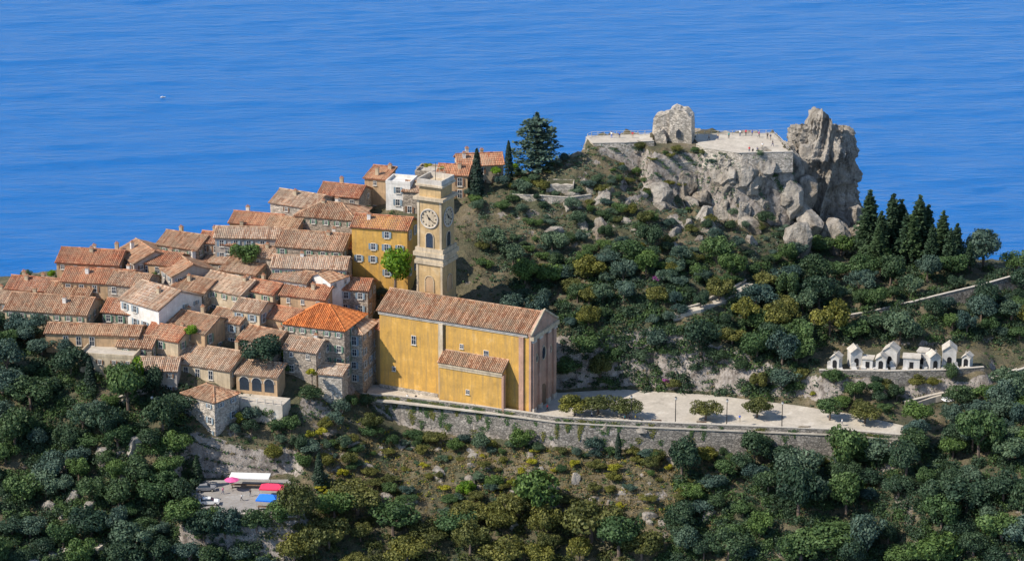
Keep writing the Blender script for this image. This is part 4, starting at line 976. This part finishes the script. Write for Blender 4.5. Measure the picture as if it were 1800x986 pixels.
def ivy(n, seed, mat, name, label):
    q = random.Random(seed); CS = []; NR = []
    for _ in range(n):
        i = q.uniform(0, len(WLINE)-1.001); a = int(i); p = WLINE[a]+(WLINE[a+1]-WLINE[a])*(i-a); d = WLINE[a+1]-WLINE[a]; d = d/np.linalg.norm(d); nn = np.array([d[1], -d[0]])
        z0 = q.choice((.7, q.uniform(-6, 0))); L_ = q.uniform(.8, 3.2); m = int(70*L_); t = rng.random(m); w_ = rng.normal(size=m)*(.25+.45*q.random())*(1.2-t)
        off = .12*L_*0+.12*np.maximum(0, -(z0-t*L_)-.0)+.12+.1*rng.random(m)
        CS.append(np.stack([p[0]+nn[0]*off+d[0]*w_, p[1]+nn[1]*off+d[1]*w_, z0-t*L_], 1)); NR.append(np.stack([nn[0]+0*t, nn[1]+0*t, .4+0*t], 1)+rng.normal(size=(m, 3))*.4)
    cs = np.concatenate(CS); nr = np.concatenate(NR); nr /= np.linalg.norm(nr, axis=1)[:, None]
    tag(link(name, leaves(cs, nr, .13, rng.random(len(cs)), mat, name)), label, 'ivy', kind='stuff')
ivy(90, 51, L_MID, 'ivy', 'green ivy hanging on the retaining wall'); ivy(50, 52, L_OLIVE, 'wall_plants', 'olive green plants rooted in the joints of the retaining wall')
scatter([(1050,265),(1220,275),(1380,285),(1400,400),(1200,380),(1080,350)], 40, ['blue','mid','olive'], .7, 1.4, lab('bush clinging to the rock face under the ruins'), 'bushes on the rock face', 42, name='bush', cat='bush', mind=1.2, trunk=False, squash=.8)
def tree_at(px, py, Y, s, k, label, i=0, sz=1.0, zb=None):
    p = PY(px, py, Y); z = h1(p.x, p.y) if zb is None else zb
    return plant('tree', (p.x, p.y, z-.2), KIND[k][i], TR[i], (s, s, s*sz), label, 'tree')
# single plants that stand out
def big_at(px, py, Y, s, k, label, i=0, sz=1.0, name='tree', cat='tree'):    # (px,py) = crown centre
    p = PY(px, py, Y); b = 1.07*s*sz
    if cat == 'bush':
        if Y > 600: return plant(name, (p.x, p.y, p.z-b), KIND[k][i], None, (s, s, s*sz), label, cat)
        q = hit(px, py+s*5); return plant(name, q-Vector((0, 0, .45*s*sz)), KIND[k][i], None, (s, s, s*sz), label, cat)
    return plant(name, (p.x, p.y, p.z-b), KIND[k][i], TR[i], (s, s, s*sz), label, cat)
big_at(693, 468, 587, 4.9, 'lime', 'bright green leafy tree glowing below the yellow ochre house', 0, 1.15)
big_at(432, 445, 598, 3.6, 'mid', 'round garden tree in front of the long grey house', 1)
big_at(456, 614, 565, 5.4, 'dark', 'broad dark tree covering the wall above the loggia', 2, .8)
big_at(240, 655, 559, 2.3, 'lime', 'tall bright green creeper tree beside the pale flat roofed building', 3, 2.1)
big_at(335, 580, 571, 1.7, 'lime', 'small lime green tree between the village roofs', 2)
big_at(548, 655, 560, 1.7, 'yellow', 'yellow green bush beside the narrow stone outbuilding', 1, 1.2)
big_at(1162, 488, 590, 2.2, 'flower', 'pink flowering bush beside the garden path', 0, .8, 'bush', 'bush')
big_at(1172, 676, 560.5, 1.6, 'flower', 'pink flowering bush at the back of the square', 1, .8, 'bush', 'bush')
big_at(1430, 692, 565, 1.1, 'yellow', 'small yellow flowering bush above the square', 2, .7, 'bush', 'bush')
big_at(820, 860, 540, 2.4, 'lime', 'bright green bush low on the rocky slope', 1, .8, 'bush', 'bush')
big_at(868, 848, 541, 2.6, 'mid', 'dark green bush next to the bright one on the rocky slope', 2, .9, 'bush', 'bush')
for k, (px, py, Y, s) in enumerate(((752,291,629,1.3),(775,296,629,1.1),(806,312,627,1.2),(872,300,632,1.6),(905,292,634,1.4))): big_at(px, py, Y, s, 'yellow' if k < 3 else 'lime', ('yellow green plant on the roof terrace behind the clock tower' if k < 3 else 'bright green bush at the foot of the cypresses'), k % 4, .7, 'bush', 'bush')['group'] = 'plants near the roof terrace' if k < 3 else 'bushes under the cypresses'
for px, py in ((1052,706),(1100,712),(1240,716),(1458,716),(1520,722),(1330,712),(1010,712)):  # on the square
    p = PZ(px, py+22, 0.02); plant('square_tree', p, KIND['olive' if px % 3 else 'mid'][px % 4], TR[px % 4], (2.9+.5*(px % 3), 3.1, 2.5+.2*(px % 4)), 'shade tree with a bare trunk standing on the square', 'tree', 'shade trees on the square')
def spire(px, top, Y, me, wd, label, group=None, name='cypress_tree', foot=None):
    p = PY(px, top, Y); z = h1(p.x, p.y) if foot is None else zat(foot, Y); hh = p.z-z
    o = plant(name, (p.x, p.y, z), me, CTR, (hh*wd, hh*wd, hh), label, 'tree', group); return o
spire(838, 262, 626, CYP[0], 1.0, 'tall slim cypress next to the pale house with red roof', foot=395)
spire(894, 248, 631, CYP[1], .95, 'tall slim cypress between the red roofed house and the cedar', foot=345)
spire(944, 199, 636, CED, 1.3, 'large dark cedar with layered branches on the hilltop', name='cedar_tree', foot=306)
for px, top, Y, ft in ((1530,336,630,440),(1571,342,628,450),(1618,345,625,455),(1659,372,622,460),(1683,394,620,465),(1595,375,622,455),(1550,372,624,452),(1640,395,618,462),(1706,425,616,470),(1520,375,628,445),(1585,352,630,452),(1606,372,621,456),(1632,362,627,458),(1672,402,616,464),(1545,395,619,455)):
    spire(px, top, Y, CON[px % 3], 1.15, ('tall ' if ft-top > 95 else 'short ' if ft-top < 70 else '')+'dark pointed conifer standing above the curving stone wall', 'conifers above the curving wall', 'conifer_tree', ft)
for px, top, Y, ft in ((560,795,541,880),(345,800,540,905),(312,835,536,930),(412,900,528,985),(1087,760,548,810),(157,625,560,720)):
    spire(px, top, Y, CYP[px % 2], 1.25, 'slender dark cypress growing on the slope under the village', 'cypresses under the village', foot=ft)
# low scrub that nobody could count
def scrub(name, poly, n, mat, size, seed, label):
    q = random.Random(seed); xs = [p[0] for p in poly]; ys = [p[1] for p in poly]; cs = []; nr = []
    for _ in range(n):
        px, py = q.uniform(min(xs), max(xs)), q.uniform(min(ys), max(ys))
        if not inpix(poly, px, py): continue
        p = hit(px, py)
        if p is None or inzone(p.x, p.y) or blocked(p.x, p.y, .3): continue
        m = 26; r = q.uniform(.35, 1.0)
        d = rng.normal(size=(m, 3))*np.array([.5, .5, .28])*r; d[:, 2] = np.abs(d[:, 2]); cs.append(d+np.array(p)); nn = d/(r*.6)+np.array([0, 0, .4]); nr.append(nn+rng.normal(size=(m, 3))*.4)
    cs = np.concatenate(cs); nr = np.concatenate(nr); nr /= np.linalg.norm(nr, axis=1)[:, None]+1e-9
    o = link(name, leaves(cs, nr, size, rng.random(len(cs)), mat, name)); tag(o, label, 'scrub', kind='stuff')
ALL = [(-20,520),(300,420),(560,330),(850,280),(1030,245),(1400,260),(1520,380),(1700,440),(1820,480),(1820,1000),(-20,1000)]
scrub('green_scrub', ALL, 6000, L_MID, .17, 21, 'low green scrub over the hillside')
scrub('dark_scrub', [(820,400),(1400,420),(1820,480),(1820,1000),(-20,1000),(-20,600),(600,700),(980,690)], 4500, L_DARK, .18, 22, 'dark undergrowth between the trees')
scrub('dry_grass', [(560,770),(1260,800),(1260,930),(560,930)], 2200, L_DRY, .14, 23, 'dry straw coloured grass on the rocky slope')
scrub('straw_grass', ALL, 2600, L_DRY, .13, 27, 'dry straw coloured tufts over the whole hillside')
scrub('blue_scrub', [(815,290),(1100,250),(1400,290),(1420,520),(860,520)], 2600, L_BLUE, .16, 24, 'blue green ground plants of the hillside garden')
scrub('yellow_scrub', [(560,690),(700,760),(1200,800),(1200,900),(560,880)], 260, L_YEL, .15, 25, 'yellow flowering scrub under the wall')
print('COUNTS', CNT)

# ------------------------------------------------------------------ cemetery
def tomb(px, py, w_, d_, h_, rot, label):
    p = PZ(px, py, 6.5); o = empty('tomb_chapel', p, R(rot)); tag(o, label, 'tomb', 'white family tombs of the cemetery')
    MB().prism([(-w_/2, -.4), (w_/2, -.4), (w_/2, h_), (0, h_+w_*.38), (-w_/2, h_)], -d_/2, d_/2).obj('wall', MARBLE, o)
    for s in (-1, 1):
        m = MB(); a = (s*(w_/2+.2), h_-.12); b = (0, h_+w_*.38+.06); m.prism([a, b, (b[0], b[1]+.14), (a[0], a[1]+.14)][::s], -d_/2-.25, d_/2+.15); m.obj('roof_slab', COPING, o)
    MB().prism([(-.5, 0), (.5, 0)]+[(.5*math.cos(t), 1.6+.5*math.sin(t)) for t in np.linspace(0, math.pi, 7)], -d_/2-.04, -d_/2+.05).obj('door', DARK, o)
    MB().box(-w_/2-.2, w_/2+.2, -d_/2-.6, -d_/2-.003, -.4, .18).obj('step', COPING, o)
    MB().box(-.06, .06, -d_/2-.1, -d_/2+.02, h_+w_*.38+.15, h_+w_*.38+1.0).box(-.3, .3, -d_/2-.098, -d_/2+.018, h_+w_*.38+.62, h_+w_*.38+.74).obj('cross', COPING, o)
def flat_tomb(px, py, w_, d_, h_, rot, label):
    p = PZ(px, py, 6.5); o = empty('tomb_chapel', p, R(rot)); tag(o, label, 'tomb', 'white family tombs of the cemetery')
    MB().box(-w_/2, w_/2, -d_/2, d_/2, -.4, h_).obj('wall', MARBLE, o); MB().box(-w_/2-.2, w_/2+.2, -d_/2-.2, d_/2+.2, h_, h_+.25).obj('roof_slab', COPING, o)
    MB().box(-.45, .45, -d_/2-.04, -d_/2+.05, 0, 1.7).obj('door', DARK, o); MB().box(-w_/2-.2, w_/2+.2, -d_/2-.6, -d_/2-.003, -.4, .18).obj('step', COPING, o)
LT = 'white gabled tomb chapel with arched door and cross in the cemetery'; LF = 'flat roofed pale tomb with dark door in the cemetery'
for px, py, w_, d_, h_, rt in ((1470,645,1.9,2.6,2.5,-24),(1502,641,2.6,3,3.4,8),(1549,646,2.2,2.8,2.4,-14),(1566,637,3.2,3.4,3.1,-20),(1640,646,2.4,2.6,2.9,12),(1668,638,3.0,3.6,3.5,-8),(1700,643,1.8,2.4,2.3,-26)): tomb(px, py, w_, d_, h_, rt, LT)
for px, py, w_, d_, h_, rt in ((1526,645,2.2,2.4,2.2,-16),(1602,645,3.6,3,2.5,-10),(1622,638,2.0,2.6,3.0,-22)): flat_tomb(px, py, w_, d_, h_, rt, LF)
for i in range(14):
    px, py = 1462+i*18.2+random.uniform(-4, 4), 649+random.uniform(-3, 1.5); p = PZ(px, py, 6.5); o = empty('grave', p, R(random.uniform(-15, 10))); tag(o, 'low white grave slab with headstone in front of the tomb chapels', 'grave', 'graves in the cemetery')
    MB().box(-.55, .55, -1.0, 1.0, -.4, .4).obj('slab', MARBLE, o); MB().prism([(-.5, .4), (.5, .4), (.5, 1.2), (0, 1.5), (-.5, 1.2)], .75, .95).obj('headstone', MARBLE, o)

# ------------------------------------------------------------------ people
SKIN = plain('skin', (.55,.34,.24), .6); HAIR = plain('dark_hair', (.04,.025,.018), .7); SHOE = plain('shoes', (.05,.045,.04), .6)
def body(pose):
    J = {'pel': (0,0,.95), 'ch': (0,.0,1.25), 'nk': (0,0,1.46), 'hd': (0,-.01,1.60), 'tp': (0,0,1.70), 'sl': (-.19,0,1.40), 'sr': (.19,0,1.40), 'hl': (-.10,0,.90), 'hr': (.10,0,.90)}
    if pose == 'stand': J.update(el=(-.26,.02,1.12), er=(.27,.0,1.13), wl=(-.25,-.08,.88), wr=(.26,-.10,.90), kl=(-.11,-.02,.50), kr=(.12,-.01,.50), al=(-.11,.02,.08), ar=(.13,.02,.08), fl=(-.12,-.14,.04), fr=(.15,-.14,.04))
    elif pose == 'walk': J.update(el=(-.25,.14,1.15), er=(.25,-.12,1.14), wl=(-.23,.12,.92), wr=(.22,-.30,.98), kl=(-.10,-.20,.52), kr=(.10,.06,.48), al=(-.10,-.18,.10), ar=(.10,.36,.16), fl=(-.10,-.34,.05), fr=(.10,.26,.05))
    else:
        for k in J: J[k] = (J[k][0], J[k][1], J[k][2]-.45)
        J.update(el=(-.25,-.08,.72), er=(.25,-.08,.72), wl=(-.12,-.30,.58), wr=(.12,-.30,.58), kl=(-.13,-.44,.50), kr=(.13,-.44,.50), al=(-.13,-.46,.08), ar=(.13,-.46,.08), fl=(-.13,-.62,.04), fr=(.13,-.62,.04))
    E_ = [('pel','ch'),('ch','nk'),('nk','hd'),('hd','tp'),('ch','sl'),('ch','sr'),('sl','el'),('sr','er'),('el','wl'),('er','wr'),('pel','hl'),('pel','hr'),('hl','kl'),('hr','kr'),('kl','al'),('kr','ar'),('al','fl'),('ar','fr')]
    rad = dict(pel=.15, ch=.155, nk=.055, hd=.10, tp=.07, sl=.075, sr=.075, el=.048, er=.048, wl=.04, wr=.04, hl=.10, hr=.10, kl=.065, kr=.065, al=.05, ar=.05, fl=.045, fr=.045)
    ks = list(J); me = bpy.data.meshes.new('person'); me.from_pydata([J[k] for k in ks], [(ks.index(a), ks.index(b)) for a, b in E_], [])
    o = bpy.data.objects.new('person_skeleton', me); COL.objects.link(o); sk = o.modifiers.new('skin', 'SKIN'); ss = o.modifiers.new('sub', 'SUBSURF'); ss.levels = 1; ss.render_levels = 1
    for i, k in enumerate(ks): me.skin_vertices[0].data[i].radius = (rad[k],)*2
    me.skin_vertices[0].data[0].use_root = True
    dg = bpy.context.evaluated_depsgraph_get(); r = bpy.data.meshes.new_from_object(o.evaluated_get(dg)); bpy.data.objects.remove(o); off = -.45 if pose == 'sit' else 0
    r.materials.clear()
    for m in (SKIN, HAIR, SHOE, SKIN, SKIN): r.materials.append(m)     # 3 shirt, 4 trousers
    for p in r.polygons:
        c = p.center; z = c.z-off
        if z > 1.60 or (z > 1.5 and c.y > .03 and abs(c.x) < .14): p.material_index = 1
        elif z > 1.44 and abs(c.x) < .12: p.material_index = 0
        elif c.z < .10: p.material_index = 2
        elif (abs(c.x) > .2 and z < 1.2) or (pose == 'sit' and c.y < -.2 and c.z > .53 and abs(c.x) < .2 and z > 1.0): p.material_index = 0
        elif z > .98: p.material_index = 3
        else: p.material_index = 4
        p.use_smooth = True
    return r
BODY = {p: body(p) for p in ('stand', 'walk', 'sit')}
CL_ = {n: plain(n+'_cloth', c, .8) for n, c in dict(red=(.62,.03,.05), blue=(.04,.14,.55), white=(.75,.75,.73), black=(.02,.02,.025), navy=(.03,.05,.14), pink=(.7,.14,.3), grey=(.22,.22,.23), yellow=(.7,.5,.06), beige=(.45,.36,.25), teal=(.05,.3,.3)).items()}
def person(p, pose, sh, tr, where, rz):
    me = BODY[pose].copy(); me.materials[3] = CL_[sh]; me.materials[4] = CL_[tr]
    o = link('person', me, None, p, (0, 0, rz)); v = {'stand': 'standing', 'walk': 'walking', 'sit': 'sitting'}[pose]
    tag(o, f'person in {sh} top and {tr} trousers {v} {where}', 'person', 'visitors'); return o
T = 37.63
for px, py, ps, a, b, rz in ((1301,240,'stand','white','navy',3.0),(1311,239,'stand','red','black',2.6),(1322,240,'stand','blue','grey',3.4),(1334,242,'walk','pink','black',1.2),(1349,245,'stand','black','black',3.0),(1354,247,'stand','navy','beige',.4),(1358,258,'walk','black','navy',1.8),(1317,269,'stand','red','navy',.2),(1323,272,'stand','black','grey',.5),(1331,270,'walk','navy','black',-.8),(1340,262,'stand','white','beige',0),(1262,246,'stand','beige','navy',2.8),(1281,244,'stand','teal','black',3.2),(1246,247,'walk','grey','black',2)):
    person(PZ(px, py, T), ps, a, b, 'on the sunny viewing terrace', rz)
for px, py, a, b in ((1075,243,'white','blue'),(1089,243,'blue','black'),(1112,243,'red','beige')): person(PZ(px, py, 38.43), 'stand', a, b, 'on the railed lookout platform', 2.9)
for px, py, ps, a, b, rz, w_ in ((716,706,'sit','white','black',3.1,'on the parapet by the church'),(731,707,'sit','black','navy',3.1,'on the parapet by the church'),(823,717,'stand','black','black',.4,'under the church side chapel')):
    q = PZ(px, py, 0.0); person(Vector((q.x, q.y+(.5 if ps == 'sit' else 1.2), .45 if ps == 'sit' else .02)), ps, a, b, w_, rz)
for px, py, ps, a, b, rz in ((1098,741,'stand','teal','black',.3),(1106,742,'walk','black','navy',1.6),(1117,741,'walk','yellow','grey',-1.4),(962,722,'walk','red','black',1.3),(1040,735,'walk','white','navy',1.5),(1300,741,'stand','blue','beige',.2),(1480,748,'walk','white','grey',-1.5)):
    person(PZ(px, py, .02), ps, a, b, 'on the square beyond the church', rz)
for px, py, a, b in ((392,868,'pink','navy'),(425,880,'white','black'),(440,872,'black','grey')): person(PZ(px, py, -9.97), 'walk', a, b, 'in the market yard', px*.1)

# ------------------------------------------------------------------ street furniture
def railing(pts, label):
    P = [Vector(p) for p in pts]; o = empty('railing', P[0]); tag(o, label, 'railing'); o0 = P[0]
    pm = MB().box(-.06, .06, -.06, .06, 0, 1.1).mesh('post', COPING)
    for a, b in zip(P[:-1], P[1:]):
        L = (b-a).length; n = max(1, round(L/1.6)); ang = math.atan2((b-a).y, (b-a).x)
        for i in range(n): link('post', pm, o, a.lerp(b, i/n)-o0, (0, 0, ang))
        for z in (.55, 1.1): MB().tube(a-o0+Vector((0,0,z)), b-o0+Vector((0,0,z)), .045, n=5).obj('rail', COPING, o)
    return o
railing([PZ(a, b, 38.42) for a, b in ((1033,243),(1040,240),(1084,238.5),(1146,237))], 'pale railing round the lookout platform')
railing([PZ(a, b, T) for a, b in ((1226,238.5),(1262,237.6),(1300,237),(1358,236.4))], 'pale railing along the sea side of the viewing terrace')
railing([PZ(a, b, T) for a, b in ((1361,240),(1374,252),(1388,268))], 'pale railing beside the cliff steps of the viewing terrace')
def bench(px, py, where):
    p = PZ(px, py, .02); o = empty('bench', p, R(-5)); tag(o, 'dark bench on the square '+where, 'bench')
    for k in range(3): MB().box(-1.1, 1.1, -.3+k*.18, -.16+k*.18, .42, .47).obj('seat_slat', WOOD, o)
    for k in range(2): MB().box(-1.1, 1.1, .26, .31, .6+k*.2, .74+k*.2).obj('back_slat', WOOD, o)
    for s in (-.9, .9): MB().box(s-.05, s+.05, -.28, .3, 0, .418).box(s-.05, s+.05, .315, .37, 0, .95).obj('leg', DARK, o)
bench(1154, 745, 'facing the retaining wall near the church'); bench(1233, 748, 'halfway along the parapet'); bench(1416, 757, 'near the far end of the parapet')
def lamp(px, py, where, hh=6.0):
    p = PZ(px, py, .02); o = empty('street_lamp', p); tag(o, 'dark street lamp post '+where, 'street lamp', 'lamp posts on the square')
    MB().tube((0,0,0), (0,0,.9), .2, .14, 8).obj('base', DARK, o); MB().tube((0,0,.9), (0,0,hh), .11, .08, 7).obj('post', DARK, o)
    MB().tube((0,0,hh), (0,0,hh+.15), .1, .2, 6).tube((0,0,hh+.62), (0,0,hh+.85), .3, .04, 6).obj('lantern_cap', DARK, o); MB().tube((0,0,hh+.15), (0,0,hh+.62), .2, .28, 6).obj('lantern', FRAME, o)
for px, py in ((1109,746),(1187,749),(1277,753),(1374,757)): lamp(px, py, 'behind the parapet of the square')
for i in range(5):
    p = hit(268+i*10, 722-i*.5); o = empty('globe_lamp', p); tag(o, 'small white globe lamp beside the lane below the village', 'lamp', 'row of globe lamps by the lane')
    MB().tube((0,0,-.5), (0,0,2.4), .06).obj('post', DARK, o); MB().ball((0,0,2.7), .32).obj('globe', WHITE, o)
CANV = {'white': plain('white_canvas', (.78,.76,.73), .9, 0, .06), 'blue': plain('blue_tarpaulin', (.015,.17,.72), .55, 0, .1), 'red': plain('red_tarpaulin', (.70,.03,.09), .6, 0, .1), 'pink': plain('pink_tarpaulin', (.70,.10,.28), .6, 0, .1)}
def parasol(p, col, label, r=1.6, hh=2.5):
    o = empty('parasol', p); tag(o, label, 'parasol'); n = 8
    c = MB(); pts = [(r*math.cos(i*6.2832/n), r*math.sin(i*6.2832/n), hh) for i in range(n)]
    c.add([(0,0,hh+.65)]+pts+[(0,0,hh+.6)]+[(x*.98, y*.98, hh-.06) for x, y, _ in pts], [(0, 1+i, 1+(i+1) % n) for i in range(n)]+[(n+1, n+2+(i+1) % n, n+2+i) for i in range(n)]+[(1+i, n+2+i, n+2+(i+1) % n, 1+(i+1) % n) for i in range(n)]); c.obj('canopy', CANV[col], o)
    MB().tube((0,0,-.4), (0,0,hh+.75), .04).obj('pole', WOOD, o); MB().tube((0,0,-.4), (0,0,.12), .3).obj('base', ASPH, o)
for px, py, w_ in ((1666,722,'beside the path below the cemetery'),(1747,722,'among the trees below the climbing path')):
    p = hit(px, py); parasol(p, 'white', 'white parasol '+w_)
parasol(PZ(408, 862, -9.97), 'pink', 'pink parasol in the market yard')
def stall(px, py, col, w_, d_, label, rot=-10, hh=2.4, peak=.8):
    p = PZ(px, py, -9.97); o = empty('market_stall', p, R(rot)); tag(o, label, 'stall'); x, y = w_/2, d_/2
    m = MB().add([(-x,-y,hh),(x,-y,hh),(x,y,hh),(-x,y,hh),(-x*.45,0,hh+peak),(x*.45,0,hh+peak)]+[(-x,-y,hh-.3),(x,-y,hh-.3),(x,y,hh-.3),(-x,y,hh-.3)], [(0,1,5,4),(2,3,4,5),(1,2,5),(3,0,4),(6,7,1,0),(7,8,2,1),(8,9,3,2),(9,6,0,3)]); m.obj('canopy', CANV[col], o)
    for a in (-1, 1):
        for b in (-1, 1): MB().tube((a*(x-.08), b*(y-.08), -.1), (a*(x-.08), b*(y-.08), hh), .04).obj('post', COPING, o)
    t = MB().box(-x+.3, x-.3, -y+.2, -y+1.1, .75, .82).obj('table_top', WOOD, o)
    for a in (-1, 1): MB().box(a*(x-.5)-.04, a*(x-.5)+.04, -y+.3, -y+1.0, -.1, .75).obj('table_leg', DARK, o)
stall(472, 893, 'blue', 4.6, 3.4, 'market stall under a bright blue canopy'); stall(480, 874, 'red', 5.4, 2.8, 'market stall under a red canopy behind the blue one', -6); stall(440, 855, 'white', 8.5, 3.0, 'long market stall under a white awning', -4, 2.6, .35)
def car(px, py, z, rot, paint, label):
    p = PZ(px, py, z); o = empty('parked_car', p, R(rot)); tag(o, label, 'car', 'cars parked in the market yard')
    side = [(-2.05,.35),(2.05,.35),(2.1,.7),(1.9,.88),(1.0,.98),(-1.3,1.0),(-2.0,.92),(-2.1,.6)]
    MB().prism(side, -.85, .85).obj('body', paint, o)
    MB().add([(-1.75,-.78,.98),(1.0,-.78,.97),(1.0,.78,.97),(-1.75,.78,.98),(-1.35,-.62,1.45),(.3,-.62,1.46),(.3,.62,1.46),(-1.35,.62,1.45)], [(0,1,5,4),(1,2,6,5),(2,3,7,6),(3,0,4,7)]).obj('windows', GLASS_SHADE, o)
    MB().box(-1.36, .31, -.63, .63, 1.45, 1.5).obj('cabin_roof', paint, o)
    for x in (-1.3, 1.3):
        for y in (-.86, .86):
            t = MB().tube((x, y-.1, .33), (x, y+.1, .33), .33, n=12).obj('wheel', DARK, o); MB().tube((x, y-.115, .33), (x, y+.115, .33), .18, n=8).obj('rim', COPING, t)
    for y in (-.6, .6): MB().box(2.06, 2.13, y-.18, y+.18, .62, .76).obj('headlight', CANV['white'], o)
car(362, 862, -9.97, 8, CL_['grey'], 'grey parked car at the end of the market yard'); car(368, 886, -9.97, 4, CANV['white'], 'white parked car in front of the grey one')

# ------------------------------------------------------------------ boat far out on the sea
def boat():
    p = PZ(286, 172, -399.6); o = empty('motor_boat', p, R(20)); o.scale = (.55,)*3; tag(o, 'tiny white motor boat alone on the blue sea', 'boat')
    m = MB(); S = [(-4,1.3,0),(-1,1.5,0),(2,1.2,.1),(4.6,.05,.4)]; vs = []
    for x, y, dz in S: vs += [(x, -y, 1.2+dz), (x, 0, -.5+dz*.6), (x, y, 1.2+dz)]
    fs = []
    for i in range(3):
        a = i*3; b = a+3; fs += [(a, a+1, b+1, b), (a+1, a+2, b+2, b+1), (a, b, b+2, a+2)]
    m.add(vs, fs+[(0, 2, 1)]); m.obj('hull', CANV['white'], o)
    MB().frus(-1.8, 1.2, -.9, .9, 1.2, -1.5, .5, -.7, .7, 2.4).obj('cabin', CANV['white'], o); MB().frus(-1.7, 1.06, -.93, .93, 1.6, -1.55, .78, -.85, .85, 2.1).obj('cabin_window', GLASS_SHADE, o)
boat()
